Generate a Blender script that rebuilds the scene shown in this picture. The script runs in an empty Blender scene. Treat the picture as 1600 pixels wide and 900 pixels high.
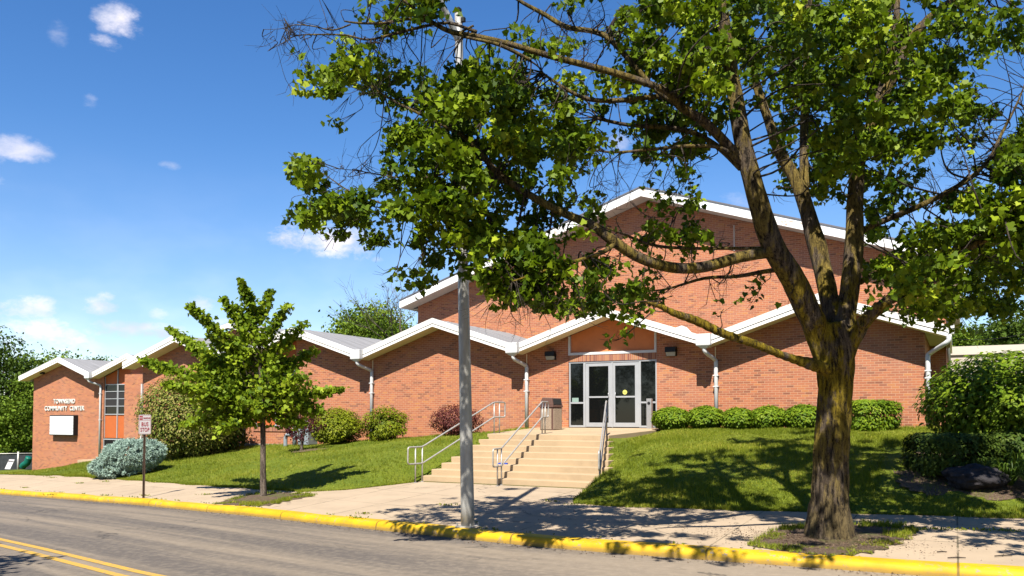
import bpy, bmesh, math, random
import numpy as np
from mathutils import Vector, Matrix
C = bpy.context.scene
random.seed(7); rng = np.random.default_rng(11)
R = math.radians
# ---------------------------------------------------------------- camera
F = 1315.0; HOR = 650.0; YAW = R(27.76); P = R(2.1); CYP = HOR - F*math.tan(P)
cd = bpy.data.cameras.new('camera'); cam = bpy.data.objects.new('camera', cd); C.collection.objects.link(cam)
cd.sensor_width = 36; cd.lens = 36*F/1600; cd.shift_y = (CYP-450)/1600; cd.clip_end = 4000; cd.clip_start = 0.1
cam.location = (0, 0, 0); cam.rotation_euler = (R(90)+P, 0, YAW); C.camera = cam
# ---------------------------------------------------------------- light
SD = Vector((-0.258, 1.0, -1.37)).normalized()          # the way the sunlight travels
EL = math.asin(-SD.z); AZ = math.atan2(-SD.x, -SD.y)
sl = bpy.data.lights.new('sun', 'SUN'); sl.energy = 5.0; sl.angle = R(0.53); sl.color = (1, 0.95, 0.86)
so = bpy.data.objects.new('sun', sl); C.collection.objects.link(so); so.rotation_euler = SD.to_track_quat('-Z', 'Y').to_euler()
so.location = (10, -20, 40)
C.view_settings.view_transform = 'Standard'; C.view_settings.look = 'None'; C.view_settings.gamma = 1
C.view_settings.use_curve_mapping = False; C.view_settings.exposure = 1.35
def ray(px, py):
    a = (px-800)/F; b = -(py-CYP)/F
    f = math.cos(P)-b*math.sin(P); z = (math.sin(P)+b*math.cos(P))/f; a /= f
    return Vector((-math.sin(YAW)+a*math.cos(YAW), math.cos(YAW)+a*math.sin(YAW), z))
def UD(px, py, d): return ray(px, py)*d
def UY(px, py, Y): r = ray(px, py); return r*(Y/r.y)
def UZ(px, py, Z): r = ray(px, py); return r*(Z/r.z)
def PR(v):
    d = -v[0]*math.sin(YAW)+v[1]*math.cos(YAW); x = v[0]*math.cos(YAW)+v[1]*math.sin(YAW)
    f = d*math.cos(P)+v[2]*math.sin(P); u = -d*math.sin(P)+v[2]*math.cos(P)
    return 800+F*x/max(f, .01), CYP-F*u/max(f, .01), f
# ---------------------------------------------------------------- node helper
class NT:
    def __init__(s, nt): s.nt = nt; s.L = nt.links
    def n(s, t, **k):
        o = s.nt.nodes.new(t)
        for a, v in k.items(): setattr(o, a, v)
        return o
    def set(s, sock, v):
        if hasattr(v, 'is_linked') or isinstance(v, bpy.types.NodeSocket): s.L.new(v, sock)
        else: sock.default_value = v
    def m(s, op, a, b=None, c=None, clamp=False):
        o = s.n('ShaderNodeMath', operation=op, use_clamp=clamp)
        for i, v in enumerate((a, b, c)):
            if v is not None: s.set(o.inputs[i], v)
        return o.outputs[0]
    def noise(s, vec, scale, detail=4, rough=.55, out='Fac'):
        o = s.n('ShaderNodeTexNoise'); s.L.new(vec, o.inputs['Vector'])
        o.inputs['Scale'].default_value = scale; o.inputs['Detail'].default_value = detail; o.inputs['Roughness'].default_value = rough
        return o.outputs[out]
    def map(s, vec, sc=(1, 1, 1), loc=(0, 0, 0)):
        o = s.n('ShaderNodeMapping'); s.L.new(vec, o.inputs[0]); o.inputs['Scale'].default_value = sc; o.inputs['Location'].default_value = loc
        return o.outputs[0]
    def ramp(s, fac, stops, interp='LINEAR'):
        o = s.n('ShaderNodeValToRGB'); s.L.new(fac, o.inputs[0]); e = o.color_ramp.elements; o.color_ramp.interpolation = interp
        while len(e) > 1: e.remove(e[0])
        for i, (p, c) in enumerate(stops):
            x = e[0] if i == 0 else e.new(p)
            x.position = p; x.color = tuple(c)+(1,) if hasattr(c, '__len__') else (c, c, c, 1)
        return o.outputs[0]
    def mix(s, f, a, b, mode='MIX'):
        o = s.n('ShaderNodeMix', data_type='RGBA', blend_type=mode)
        s.set(o.inputs[0], f)
        for sock, v in ((o.inputs[6], a), (o.inputs[7], b)):
            if isinstance(v, (tuple, list)): v = tuple(v)+((1,) if len(v) == 3 else ())
            s.set(sock, v)
        return o.outputs[2]
def smooth(t, x, a, b):
    o = t.n('ShaderNodeMapRange', interpolation_type='SMOOTHSTEP'); t.set(o.inputs[0], x)
    o.inputs[1].default_value = a; o.inputs[2].default_value = b
    return o.outputs[0]
# ---------------------------------------------------------------- world: sky + clouds
w = bpy.data.worlds.new('World'); C.world = w; w.use_nodes = True; t = NT(w.node_tree); w.node_tree.nodes.clear()
sky = t.n('ShaderNodeTexSky', sky_type='NISHITA', sun_disc=False, sun_elevation=EL, sun_rotation=AZ, air_density=1.0, dust_density=0.1, ozone_density=3.2, altitude=200)
tc = t.n('ShaderNodeTexCoord').outputs['Generated']
sx = t.n('ShaderNodeSeparateXYZ'); t.L.new(tc, sx.inputs[0])
az = t.m('ARCTAN2', sx.outputs[0], sx.outputs[1]); el = t.m('ARCSINE', sx.outputs[2])
nz = t.noise(t.map(tc, (1, 1, 1.8)), 19, 9, .66); nzl = t.noise(t.map(tc, (1, 1, 2.2), (3, 1, 2)), 5, 4, .6)
mask = None
for (px, py, wx, wy, st) in [(188, 34, 40, 22, 1), (166, 66, 26, 12, .75), (141, 157, 14, 12, .5), (28, 232, 56, 17, .7), (-60, 245, 60, 30, .7), (266, 259, 20, 7, .45), (92, 52, 18, 18, .3),
                         (515, 376, 90, 28, 1), (152, 472, 38, 15, .85), (30, 478, 50, 18, .8), (215, 517, 75, 14, .85), (40, 530, 110, 30, .8), (200, 520, 80, 14, .75), (322, 474, 28, 16, .6), (360, 500, 60, 16, .6), (245, 490, 22, 10, .5),
                         (140, 540, 60, 10, .5), (1560, 518, 70, 16, .9), (965, 225, 26, 16, .5), (1150, 320, 40, 18, .35), (30, 415, 30, 8, .35), (-300, 480, 200, 50, 1), (1900, 300, 120, 50, 1), (-200, -100, 90, 50, .9), (590, 405, 14, 6, .4)]:
    r = ray(px, py).normalized(); a0 = math.atan2(r.x, r.y); e0 = math.asin(r.z); k = F/r.y
    dx = t.m('MULTIPLY', t.m('SUBTRACT', az, a0), 1/(wx/F/1.15)); dy = t.m('MULTIPLY', t.m('SUBTRACT', el, e0), 1/(wy/F))
    d = t.m('ADD', t.m('MULTIPLY', dx, dx), t.m('MULTIPLY', dy, dy))
    v = t.m('ADD', t.m('MULTIPLY', t.m('SUBTRACT', 1.0, d), .55), .30*st)
    v = t.m('ADD', v, t.m('MULTIPLY', t.m('SUBTRACT', nz, .5), 3.4))
    v = t.m('MULTIPLY', smooth(t, v, .05, 1.35), t.m('MULTIPLY', smooth(t, t.m('SUBTRACT', 3.0, d), 0, 2.2), st))
    mask = v if mask is None else t.m('MAXIMUM', mask, v)
hazy = t.m('MULTIPLY', smooth(t, t.m('SUBTRACT', .34, el), 0.02, .33), t.m('ADD', .10, t.m('MULTIPLY', nzl, .18)))
low = t.m('MULTIPLY', smooth(t, t.m('SUBTRACT', .12, el), 0, .13), smooth(t, nzl, .45, .75))
mask = t.m('MAXIMUM', mask, t.m('MAXIMUM', hazy, t.m('MULTIPLY', low, .35)))
shade = t.mix(smooth(t, t.noise(t.map(tc, (1, 1, 2), (0, 0, .05)), 12, 3), .35, .7), (5.2, 5.4, 6.6), (9.2, 8.4, 8.6))
hs = t.n('ShaderNodeHueSaturation'); hs.inputs['Saturation'].default_value = 1.27; hs.inputs['Hue'].default_value = .507; hs.inputs['Value'].default_value = 1.12; t.L.new(sky.outputs[0], hs.inputs['Color'])
col = t.mix(mask, hs.outputs[0], shade)
bg = t.n('ShaderNodeBackground'); bg.inputs[1].default_value = 0.060; t.L.new(col, bg.inputs[0])
wo = t.n('ShaderNodeOutputWorld'); t.L.new(bg.outputs[0], wo.inputs[0])
# ---------------------------------------------------------------- materials
MATS = {}
ALB = .60        # the scene is exposed for the shade; all surfaces keep real-world reflectance
def mat(name, fn=None, col=(.5, .5, .5), rough=.6, metal=0, spec=.18, k=None):
    if name in MATS: return MATS[name]
    m = bpy.data.materials.new(name); m.use_nodes = True; t = NT(m.node_tree); b = m.node_tree.nodes['Principled BSDF']
    b.inputs['Base Color'].default_value = tuple(col)+(1,); b.inputs['Roughness'].default_value = rough
    b.inputs['Metallic'].default_value = metal; b.inputs['Specular IOR Level'].default_value = spec
    if fn: fn(t, b)
    k = ALB if k is None else k; k = k if hasattr(k, '__len__') else (k, k, k)
    socks = [b.inputs['Base Color']]+[n.inputs[0] for n in m.node_tree.nodes if n.bl_idname == 'ShaderNodeBsdfTranslucent']
    for s in socks:
        if s.is_linked:
            src = s.links[0].from_socket; m.node_tree.links.new(t.mix(1.0, src, k, 'MULTIPLY'), s)
        else: s.default_value = tuple(a*c for a, c in zip(s.default_value[:3], k))+(1,)
    MATS[name] = m; return m
def obc(t): return t.n('ShaderNodeTexCoord').outputs['Object']
def geo(t): return t.n('ShaderNodeNewGeometry').outputs['Position']
def bump(t, b, h, st=.3, dist=.01):
    o = t.n('ShaderNodeBump'); o.inputs['Strength'].default_value = st; o.inputs['Distance'].default_value = dist
    t.L.new(h, o.inputs['Height']); t.L.new(o.outputs[0], b.inputs['Normal'])
def var(base, amt=.15, scale=3, stretch=(1, 1, 1), bst=.1, bs=40, bd=.004, dark=None):
    def fn(t, b):
        g = geo(t); n = t.noise(t.map(g, stretch), scale, 5, .6)
        d = dark or tuple(c*(1-2*amt) for c in base)
        c = t.ramp(n, [(.3, d), (.6, base), (.8, tuple(min(1, c*(1+amt)) for c in base))])
        t.L.new(c, b.inputs['Base Color'])
        if bst: bump(t, b, t.noise(g, bs, 3), bst, bd)
    return fn
def brick_fn(lo=False):
    def fn(t, b):
        uv = t.n('ShaderNodeUVMap').outputs[0]; s = t.n('ShaderNodeSeparateXYZ'); t.L.new(uv, s.inputs[0]); u, v = s.outputs[0], s.outputs[1]
        rv = t.m('DIVIDE', v, .0677); row = t.m('FLOOR', rv); fv = t.m('SUBTRACT', rv, row)
        ru = t.m('ADD', t.m('DIVIDE', u, .2032), t.m('MULTIPLY', t.m('MODULO', t.m('ABSOLUTE', row), 2), .5)); cu = t.m('FLOOR', ru); fu = t.m('SUBTRACT', ru, cu)
        cx = t.n('ShaderNodeCombineXYZ'); t.L.new(cu, cx.inputs[0]); t.L.new(row, cx.inputs[1])
        wn = t.n('ShaderNodeTexWhiteNoise', noise_dimensions='2D'); t.L.new(cx.outputs[0], wn.inputs[0])
        wc = t.n('ShaderNodeSeparateColor'); t.L.new(wn.outputs[1], wc.inputs[0])
        br = t.ramp(wc.outputs[0], [(0, (.24, .085, .05)), (.08, (.33, .115, .06)), (.22, (.43, .145, .072)), (.5, (.49, .165, .078)), (.8, (.54, .185, .083)), (1, (.58, .23, .075))])
        br = t.mix(t.m('MULTIPLY', wc.outputs[1], .22), br, (.40, .15, .11))
        g = geo(t); big = t.noise(g, .5, 4, .6)
        eu = t.m('MINIMUM', fu, t.m('SUBTRACT', 1, fu)); ev = t.m('MINIMUM', fv, t.m('SUBTRACT', 1, fv))
        em = t.m('MINIMUM', t.m('MULTIPLY', eu, 3.0), ev); wob = t.m('MULTIPLY', t.m('SUBTRACT', t.noise(g, 30, 2), .5), .05)
        mk = smooth(t, t.m('ADD', em, wob), .055, .11)
        c = t.mix(mk, (.62, .37, .23), br)
        c = t.mix(t.m('MULTIPLY', t.noise(g, 60, 4, .7), .15), c, (.6, .3, .17))
        c = t.mix(t.m('MULTIPLY', smooth(t, big, .48, .75), .16), c, (.55, .38, .30))
        t.L.new(c, b.inputs['Base Color']); bump(t, b, mk, .5, .006)
        b.inputs['Roughness'].default_value = .85
    return fn
M_BRICK = mat('brick', brick_fn())
def soldier_fn(t, b):
    g = geo(t); s = t.n('ShaderNodeSeparateXYZ'); t.L.new(g, s.inputs[0]); ru = t.m('DIVIDE', s.outputs[0], .0677); cu = t.m('FLOOR', ru); fu = t.m('SUBTRACT', ru, cu)
    wn = t.n('ShaderNodeTexWhiteNoise', noise_dimensions='1D'); t.L.new(cu, wn.inputs['W'])
    br = t.ramp(wn.outputs[0], [(0, (.26, .09, .06)), (.5, (.42, .16, .09)), (1, (.5, .23, .11))])
    c = t.mix(smooth(t, t.m('MINIMUM', fu, t.m('SUBTRACT', 1, fu)), .05, .12), (.5, .36, .27), br); t.L.new(c, b.inputs['Base Color']); b.inputs['Roughness'].default_value = .85
M_SOLD = mat('soldier_brick', soldier_fn)
M_WHITE = mat('white_paint', var((.80, .78, .75), .05, 1.5, (1, 1, 1), .05, dark=(.66, .63, .57)), rough=.45, k=.8)
def peel(t, b):
    g = geo(t); n = t.noise(t.map(g, (1, 1, 2.2)), 3.2, 8, .72); n2 = t.noise(g, .35, 2)
    msk = t.m('MULTIPLY', smooth(t, n, .56, .6), smooth(t, n2, .40, .55))
    c = t.mix(msk, (.80, .79, .76), (.36, .27, .2)); t.L.new(c, b.inputs['Base Color'])
M_PEEL = mat('peeling_white_paint', peel, rough=.55, k=.8)
M_SOFF = mat('cream_soffit', var((.70, .60, .42), .05, 2, (1, 1, 1), 0), rough=.7, k=1)
M_SOFG = mat('grey_soffit', var((.50, .44, .38), .05, 2, (1, 1, 1), 0), rough=.7, k=.9)
M_DARK = mat('dark_joint', col=(.03, .03, .03), rough=.8)
M_ROOF = mat('roof_membrane', var((.33, .325, .33), .12, 1.0, (.6, 3, 1), .1, 25), rough=.8)
M_ORANGE = mat('orange_panel', var((.60, .155, .045), .06, 2, (1, 1, 1), .05), rough=.6)
M_ORANGE2 = mat('terracotta_panel', k=1, fn=var((.50, .17, .065), .06, 3, (1, 1, 1), .15), rough=.8)
M_ALU = mat('aluminium_frame', var((.62, .63, .64), .04, 3, (1, 1, 1), 0), rough=.35, metal=.35)
M_DSP = mat('white_gutter_metal', var((.80, .80, .79), .05, 3, (1, 1, 1), 0), rough=.35)
M_GLASS = mat('dark_glass', col=(.006, .007, .007), rough=.03, spec=.4)
M_BLIND = mat('grey_blind_glass', col=(.045, .042, .042), rough=.3, spec=.1)
M_BLACK = mat('black_plastic', col=(.02, .02, .022), rough=.45)
M_LENS = mat('lamp_glass', col=(.5, .48, .42), rough=.15)
def conc(base, joint=True, name='concrete'):
    def fn(t, b):
        uv = t.n('ShaderNodeUVMap').outputs[0]; g = geo(t); s = t.n('ShaderNodeSeparateXYZ'); t.L.new(uv, s.inputs[0])
        n = t.noise(g, 1.1, 7, .65); fine = t.noise(g, 55, 4, .7)
        c = t.ramp(n, [(.28, tuple(x*.80 for x in base)), (.5, base), (.75, tuple(x*1.10 for x in base))])
        c = t.mix(t.m('MULTIPLY', fine, .3), c, tuple(x*.72 for x in base))
        spk = smooth(t, t.noise(g, 14, 2, .8), .68, .74); c = t.mix(t.m('MULTIPLY', spk, .35), c, tuple(x*.5 for x in base))
        if joint:
            fu = t.m('PINGPONG', s.outputs[0], .76); fv = t.m('PINGPONG', s.outputs[1], .86)
            wob = t.m('MULTIPLY', t.m('SUBTRACT', t.noise(g, 6, 3), .5), .02)
            jm = t.m('SUBTRACT', 1, smooth(t, t.m('ADD', t.m('MINIMUM', fu, fv), wob), .006, .018))
            jn = smooth(t, t.noise(g, 1.4, 3), .35, .6)
            cx = t.n('ShaderNodeCombineXYZ'); t.L.new(t.m('FLOOR', t.m('DIVIDE', s.outputs[0], 1.52)), cx.inputs[0]); t.L.new(t.m('FLOOR', t.m('DIVIDE', s.outputs[1], 1.72)), cx.inputs[1])
            wn = t.n('ShaderNodeTexWhiteNoise', noise_dimensions='2D'); t.L.new(cx.outputs[0], wn.inputs[0])
            c = t.mix(t.m('MULTIPLY', wn.outputs[0], .22), c, tuple(x*.7 for x in base))
            c = t.mix(t.m('MULTIPLY', jm, t.m('ADD', .25, t.m('MULTIPLY', jn, .6))), c, (.10, .085, .05))
            vo = t.n('ShaderNodeTexVoronoi', feature='DISTANCE_TO_EDGE'); t.L.new(t.map(g, (1, 1, 1)), vo.inputs[0]); vo.inputs['Scale'].default_value = .35
            vd = t.m('ADD', vo.outputs[0], t.m('MULTIPLY', t.m('SUBTRACT', t.noise(g, 3, 5), .5), .12))
            ck = t.m('MULTIPLY', t.m('SUBTRACT', 1, smooth(t, t.m('ABSOLUTE', vd), .001, .006)), smooth(t, t.noise(g, .4, 2), .5, .6))
            c = t.mix(t.m('MULTIPLY', ck, .7), c, (.10, .08, .06))
        t.L.new(c, b.inputs['Base Color']); bump(t, b, fine, .25, .004); b.inputs['Roughness'].default_value = .9
    return fn
M_WALK = mat('sidewalk_concrete', conc((.52, .40, .275)))
M_STEP = mat('step_concrete', conc((.56, .41, .25), False))
M_FOUND = mat('foundation_concrete', conc((.34, .32, .28), False))
def kerb_fn(t, b):
    g = geo(t); n = t.noise(g, 9, 6, .75); n2 = t.noise(g, .6, 3); f = t.noise(g, 70, 3)
    y = t.ramp(t.noise(g, 2.5, 4), [(.3, (.60, .34, .008)), (.7, (.80, .50, .012))])
    msk = t.m('MULTIPLY', smooth(t, n, .555, .60), smooth(t, n2, .40, .55)); c = t.mix(msk, y, (.36, .29, .2))
    s = t.n('ShaderNodeSeparateXYZ'); uv = t.n('ShaderNodeUVMap').outputs[0]; t.L.new(uv, s.inputs[0])
    j = t.m('SUBTRACT', 1, smooth(t, t.m('PINGPONG', s.outputs[0], 1.5), .008, .022)); c = t.mix(t.m('MULTIPLY', j, .8), c, (.12, .08, .02))
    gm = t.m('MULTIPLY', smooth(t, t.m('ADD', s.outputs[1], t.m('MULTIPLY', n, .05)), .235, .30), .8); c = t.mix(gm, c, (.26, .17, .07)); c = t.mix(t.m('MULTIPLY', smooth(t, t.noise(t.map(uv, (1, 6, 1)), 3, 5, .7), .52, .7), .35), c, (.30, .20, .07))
    t.L.new(c, b.inputs['Base Color']); bump(t, b, f, .3, .004)
    b.inputs['Roughness'].default_value = .6
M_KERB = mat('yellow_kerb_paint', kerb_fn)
def road_fn(t, b):
    uv = t.n('ShaderNodeUVMap').outputs[0]; g = geo(t)
    st = t.noise(t.map(uv, (.05, 1.3, 1)), 2.0, 5, .6); st2 = t.noise(t.map(uv, (.12, 5, 1), (3, 2, 0)), 2.0, 4, .6); fine = t.noise(g, 90, 4, .75); mid = t.noise(g, 9, 5, .7)
    s = t.n('ShaderNodeSeparateXYZ'); t.L.new(uv, s.inputs[0]); v = s.outputs[1]
    tr = t.m('ABSOLUTE', t.m('SUBTRACT', t.m('PINGPONG', t.m('ADD', v, .2), .95), .0)); trk = t.m('SUBTRACT', 1, smooth(t, tr, .1, .6))
    dk = t.m('ADD', t.m('MULTIPLY', trk, .45), t.m('ADD', .22, t.m('MULTIPLY', t.m('SUBTRACT', st, .45), 2.6)))
    fade = smooth(t, t.m('ADD', v, t.m('MULTIPLY', mid, .3)), -.3, -1.4)
    dk = t.m('MULTIPLY', t.m('MAXIMUM', t.m('ADD', dk, .22), 0.0, clamp=True), .95)
    base = t.ramp(st2, [(.3, (.35, .28, .20)), (.7, (.44, .35, .25))])
    dk = t.m('MULTIPLY', dk, t.m('SUBTRACT', 1, smooth(t, t.m('ADD', s.outputs[0], t.m('MULTIPLY', mid, 2)), -7, 0)), clamp=True)
    c = t.mix(dk, base, (.12, .105, .095))
    c = t.mix(t.m('MULTIPLY', fine, .65), c, (.12, .10, .085)); c = t.mix(t.m('MULTIPLY', smooth(t, mid, .4, .7), .22), c, (.48, .39, .29))
    vo = t.n('ShaderNodeTexVoronoi', feature='DISTANCE_TO_EDGE'); t.L.new(t.map(uv, (.35, .6, 1)), vo.inputs[0]); vo.inputs['Scale'].default_value = .6
    vd = t.m('ADD', vo.outputs[0], t.m('MULTIPLY', t.m('SUBTRACT', t.noise(g, 2.5, 5), .5), .16))
    ck = t.m('MULTIPLY', t.m('SUBTRACT', 1, smooth(t, t.m('ABSOLUTE', vd), .001, .008)), smooth(t, t.noise(g, .5, 2), .45, .6))
    c = t.mix(t.m('MULTIPLY', ck, .75), c, (.05, .045, .04))
    t.L.new(c, b.inputs['Base Color']); bump(t, b, fine, .35, .006); b.inputs['Roughness'].default_value = .88
M_ROAD = mat('asphalt', road_fn)
def line_fn(t, b):
    g = geo(t); n = t.noise(g, 14, 6, .75); c = t.mix(smooth(t, n, .50, .66), (.60, .36, .06), (.30, .235, .17)); t.L.new(c, b.inputs['Base Color']); b.inputs['Roughness'].default_value = .8
M_LINE = mat('yellow_road_paint', line_fn)
def lawn_fn(t, b):
    g = geo(t); n = t.noise(g, .7, 5, .6); f = t.noise(g, 26, 5, .8); f2 = t.noise(t.map(g, (1, 1, 1), (5, 3, 1)), 5, 4, .7)
    c = t.ramp(n, [(.3, (.15, .21, .010)), (.5, (.23, .28, .014)), (.72, (.33, .34, .030))])
    c = t.mix(smooth(t, f, .38, .72), t.mix(.6, c, (.03, .055, .008)), c); c = t.mix(t.m('MULTIPLY', smooth(t, f2, .55, .8), .35), c, (.25, .25, .07))
    t.L.new(c, b.inputs['Base Color']); bump(t, b, f, .9, .04); b.inputs['Roughness'].default_value = .9
M_LAWN = mat('lawn', lawn_fn)
def soil_fn(t, b):
    g = geo(t); n = t.noise(g, 22, 6, .8); n2 = t.noise(g, 1.6, 3)
    c = t.ramp(n, [(.3, (.05, .032, .02)), (.5, (.15, .10, .065)), (.68, (.30, .215, .15))]); c = t.mix(t.m('MULTIPLY', smooth(t, n2, .5, .65), .6), c, (.13, .15, .03))
    t.L.new(c, b.inputs['Base Color']); bump(t, b, n, 1, .04); b.inputs['Roughness'].default_value = .95
M_SOIL = mat('soil', soil_fn)
def bark_fn(moss, base=(.15, .112, .078), dk=(.014, .010, .007), sc=1.0):
    def fn(t, b):
        g = obc(t); dist = t.noise(g, 3, 3, out='Color'); gv = t.n('ShaderNodeVectorMath', operation='ADD'); t.L.new(g, gv.inputs[0])
        sv = t.n('ShaderNodeVectorMath', operation='SCALE'); t.L.new(dist, sv.inputs[0]); sv.inputs[3].default_value = .12; t.L.new(sv.outputs[0], gv.inputs[1])
        a = t.noise(t.map(gv.outputs[0], (1, 1, .13)), 20*sc, 6, .78); a2 = t.noise(g, 46*sc, 6, .8)
        h = t.m('ADD', t.m('MULTIPLY', a, .85), t.m('MULTIPLY', a2, .22)); h = t.m('ADD', t.m('MULTIPLY', t.m('SUBTRACT', h, .53), 1.45), .53)
        c = t.ramp(h, [(.40, dk), (.52, base), (.70, tuple(x*1.9 for x in base))])
        if moss:
            s = t.n('ShaderNodeSeparateXYZ'); t.L.new(g, s.inputs[0])
            n = t.noise(t.map(g, (1, 1, .45)), 3.4, 6, .7); hh = t.m('MULTIPLY', smooth(t, s.outputs[2], .3, 2.2), t.m('SUBTRACT', 1, t.m('MULTIPLY', smooth(t, s.outputs[2], 3.3, 4.2), .6)))
            k = t.m('MULTIPLY', smooth(t, t.m('ADD', n, t.m('MULTIPLY', a, .15)), .48, .60), t.m('ADD', .25, t.m('MULTIPLY', hh, .7)))
            c = t.mix(k, c, t.ramp(h, [(.40, (.03, .02, .002)), (.52, (.26, .18, .006)), (.7, (.55, .40, .02))]))
        t.L.new(c, b.inputs['Base Color']); bump(t, b, h, 1.0, .09/sc); b.inputs['Roughness'].default_value = .95
    return fn
M_BARK = mat('bark_moss', bark_fn(True)); M_TWIG = mat('twig_bark', bark_fn(False, (.10, .078, .06))); M_BARK2 = mat('smooth_bark', bark_fn(False, (.20, .155, .12), (.07, .05, .04)))
def leaf_mat(name, stops, trans, tf=.35, rough=.55, spec=.12):
    def fn(t, b):
        at = t.n('ShaderNodeAttribute', attribute_name='rnd').outputs['Fac']
        c = t.ramp(at, stops); t.L.new(c, b.inputs['Base Color']); b.inputs['Roughness'].default_value = rough; b.inputs['Specular IOR Level'].default_value = spec
        tr = t.n('ShaderNodeBsdfTranslucent'); t.L.new(t.mix(at, tuple(x*.7 for x in trans), trans), tr.inputs[0])
        ms = t.n('ShaderNodeMixShader'); ms.inputs[0].default_value = tf
        out = t.nt.nodes['Material Output']; t.L.new(b.outputs[0], ms.inputs[1]); t.L.new(tr.outputs[0], ms.inputs[2]); t.L.new(ms.outputs[0], out.inputs[0])
    return mat(name, fn)
L_MAPLE = leaf_mat('maple_leaf', [(0, (.035, .08, .005)), (.5, (.13, .20, .008)), (.85, (.27, .36, .012)), (1, (.42, .49, .03))], (.22, .36, .010), .26, .5, .12)
L_YOUNG = leaf_mat('young_leaf', [(0, (.08, .15, .01)), (.5, (.21, .31, .014)), (1, (.44, .54, .035))], (.42, .58, .03), .34)
L_HEDGE = leaf_mat('hedge_leaf', [(0, (.03, .08, .004)), (.5, (.11, .20, .008)), (1, (.27, .36, .02))], (.20, .32, .01), .25, .55, .12)
L_DARK = leaf_mat('dark_shrub_leaf', [(0, (.022, .05, .010)), (.5, (.055, .10, .014)), (1, (.12, .17, .02))], (.10, .17, .02), .25)
L_YEL = leaf_mat('gold_shrub_leaf', [(0, (.05, .08, .005)), (.5, (.15, .19, .008)), (1, (.32, .36, .015))], (.22, .27, .01), .22)
L_RED = leaf_mat('barberry_leaf', [(0, (.05, .012, .015)), (.6, (.12, .028, .026)), (1, (.22, .07, .05))], (.2, .03, .02), .2)
L_PURP = leaf_mat('plum_leaf', [(0, (.05, .012, .018)), (.6, (.10, .02, .03)), (1, (.2, .05, .05))], (.28, .03, .03), .3)
L_BLUE = leaf_mat('blue_spruce_needle', [(0, (.20, .30, .24)), (.5, (.44, .60, .50)), (1, (.70, .90, .74))], (.3, .45, .36), .1, .6)
L_BIG = leaf_mat('viburnum_leaf', [(0, (.03, .06, .008)), (.45, (.10, .15, .014)), (.75, (.20, .22, .03)), (1, (.42, .34, .11))], (.14, .17, .02), .18, .55, .12)
L_FAR = leaf_mat('far_tree_leaf', [(0, (.08, .14, .015)), (.5, (.15, .24, .022)), (1, (.26, .35, .035))], (.22, .32, .025), .25, .6, .08)
L_FARD = leaf_mat('far_dark_leaf', [(0, (.04, .075, .012)), (.5, (.08, .14, .018)), (1, (.15, .22, .03))], (.13, .20, .02), .25, .6, .08)
L_GRASS = leaf_mat('grass_blade', [(0, (.13, .18, .014)), (.5, (.24, .29, .02)), (.85, (.34, .37, .035)), (1, (.55, .48, .08))], (.36, .42, .015), .3, .5)
L_LILY = leaf_mat('lily_leaf', [(0, (.07, .13, .015)), (1, (.15, .24, .03))], (.2, .3, .03), .3, .4)
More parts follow.
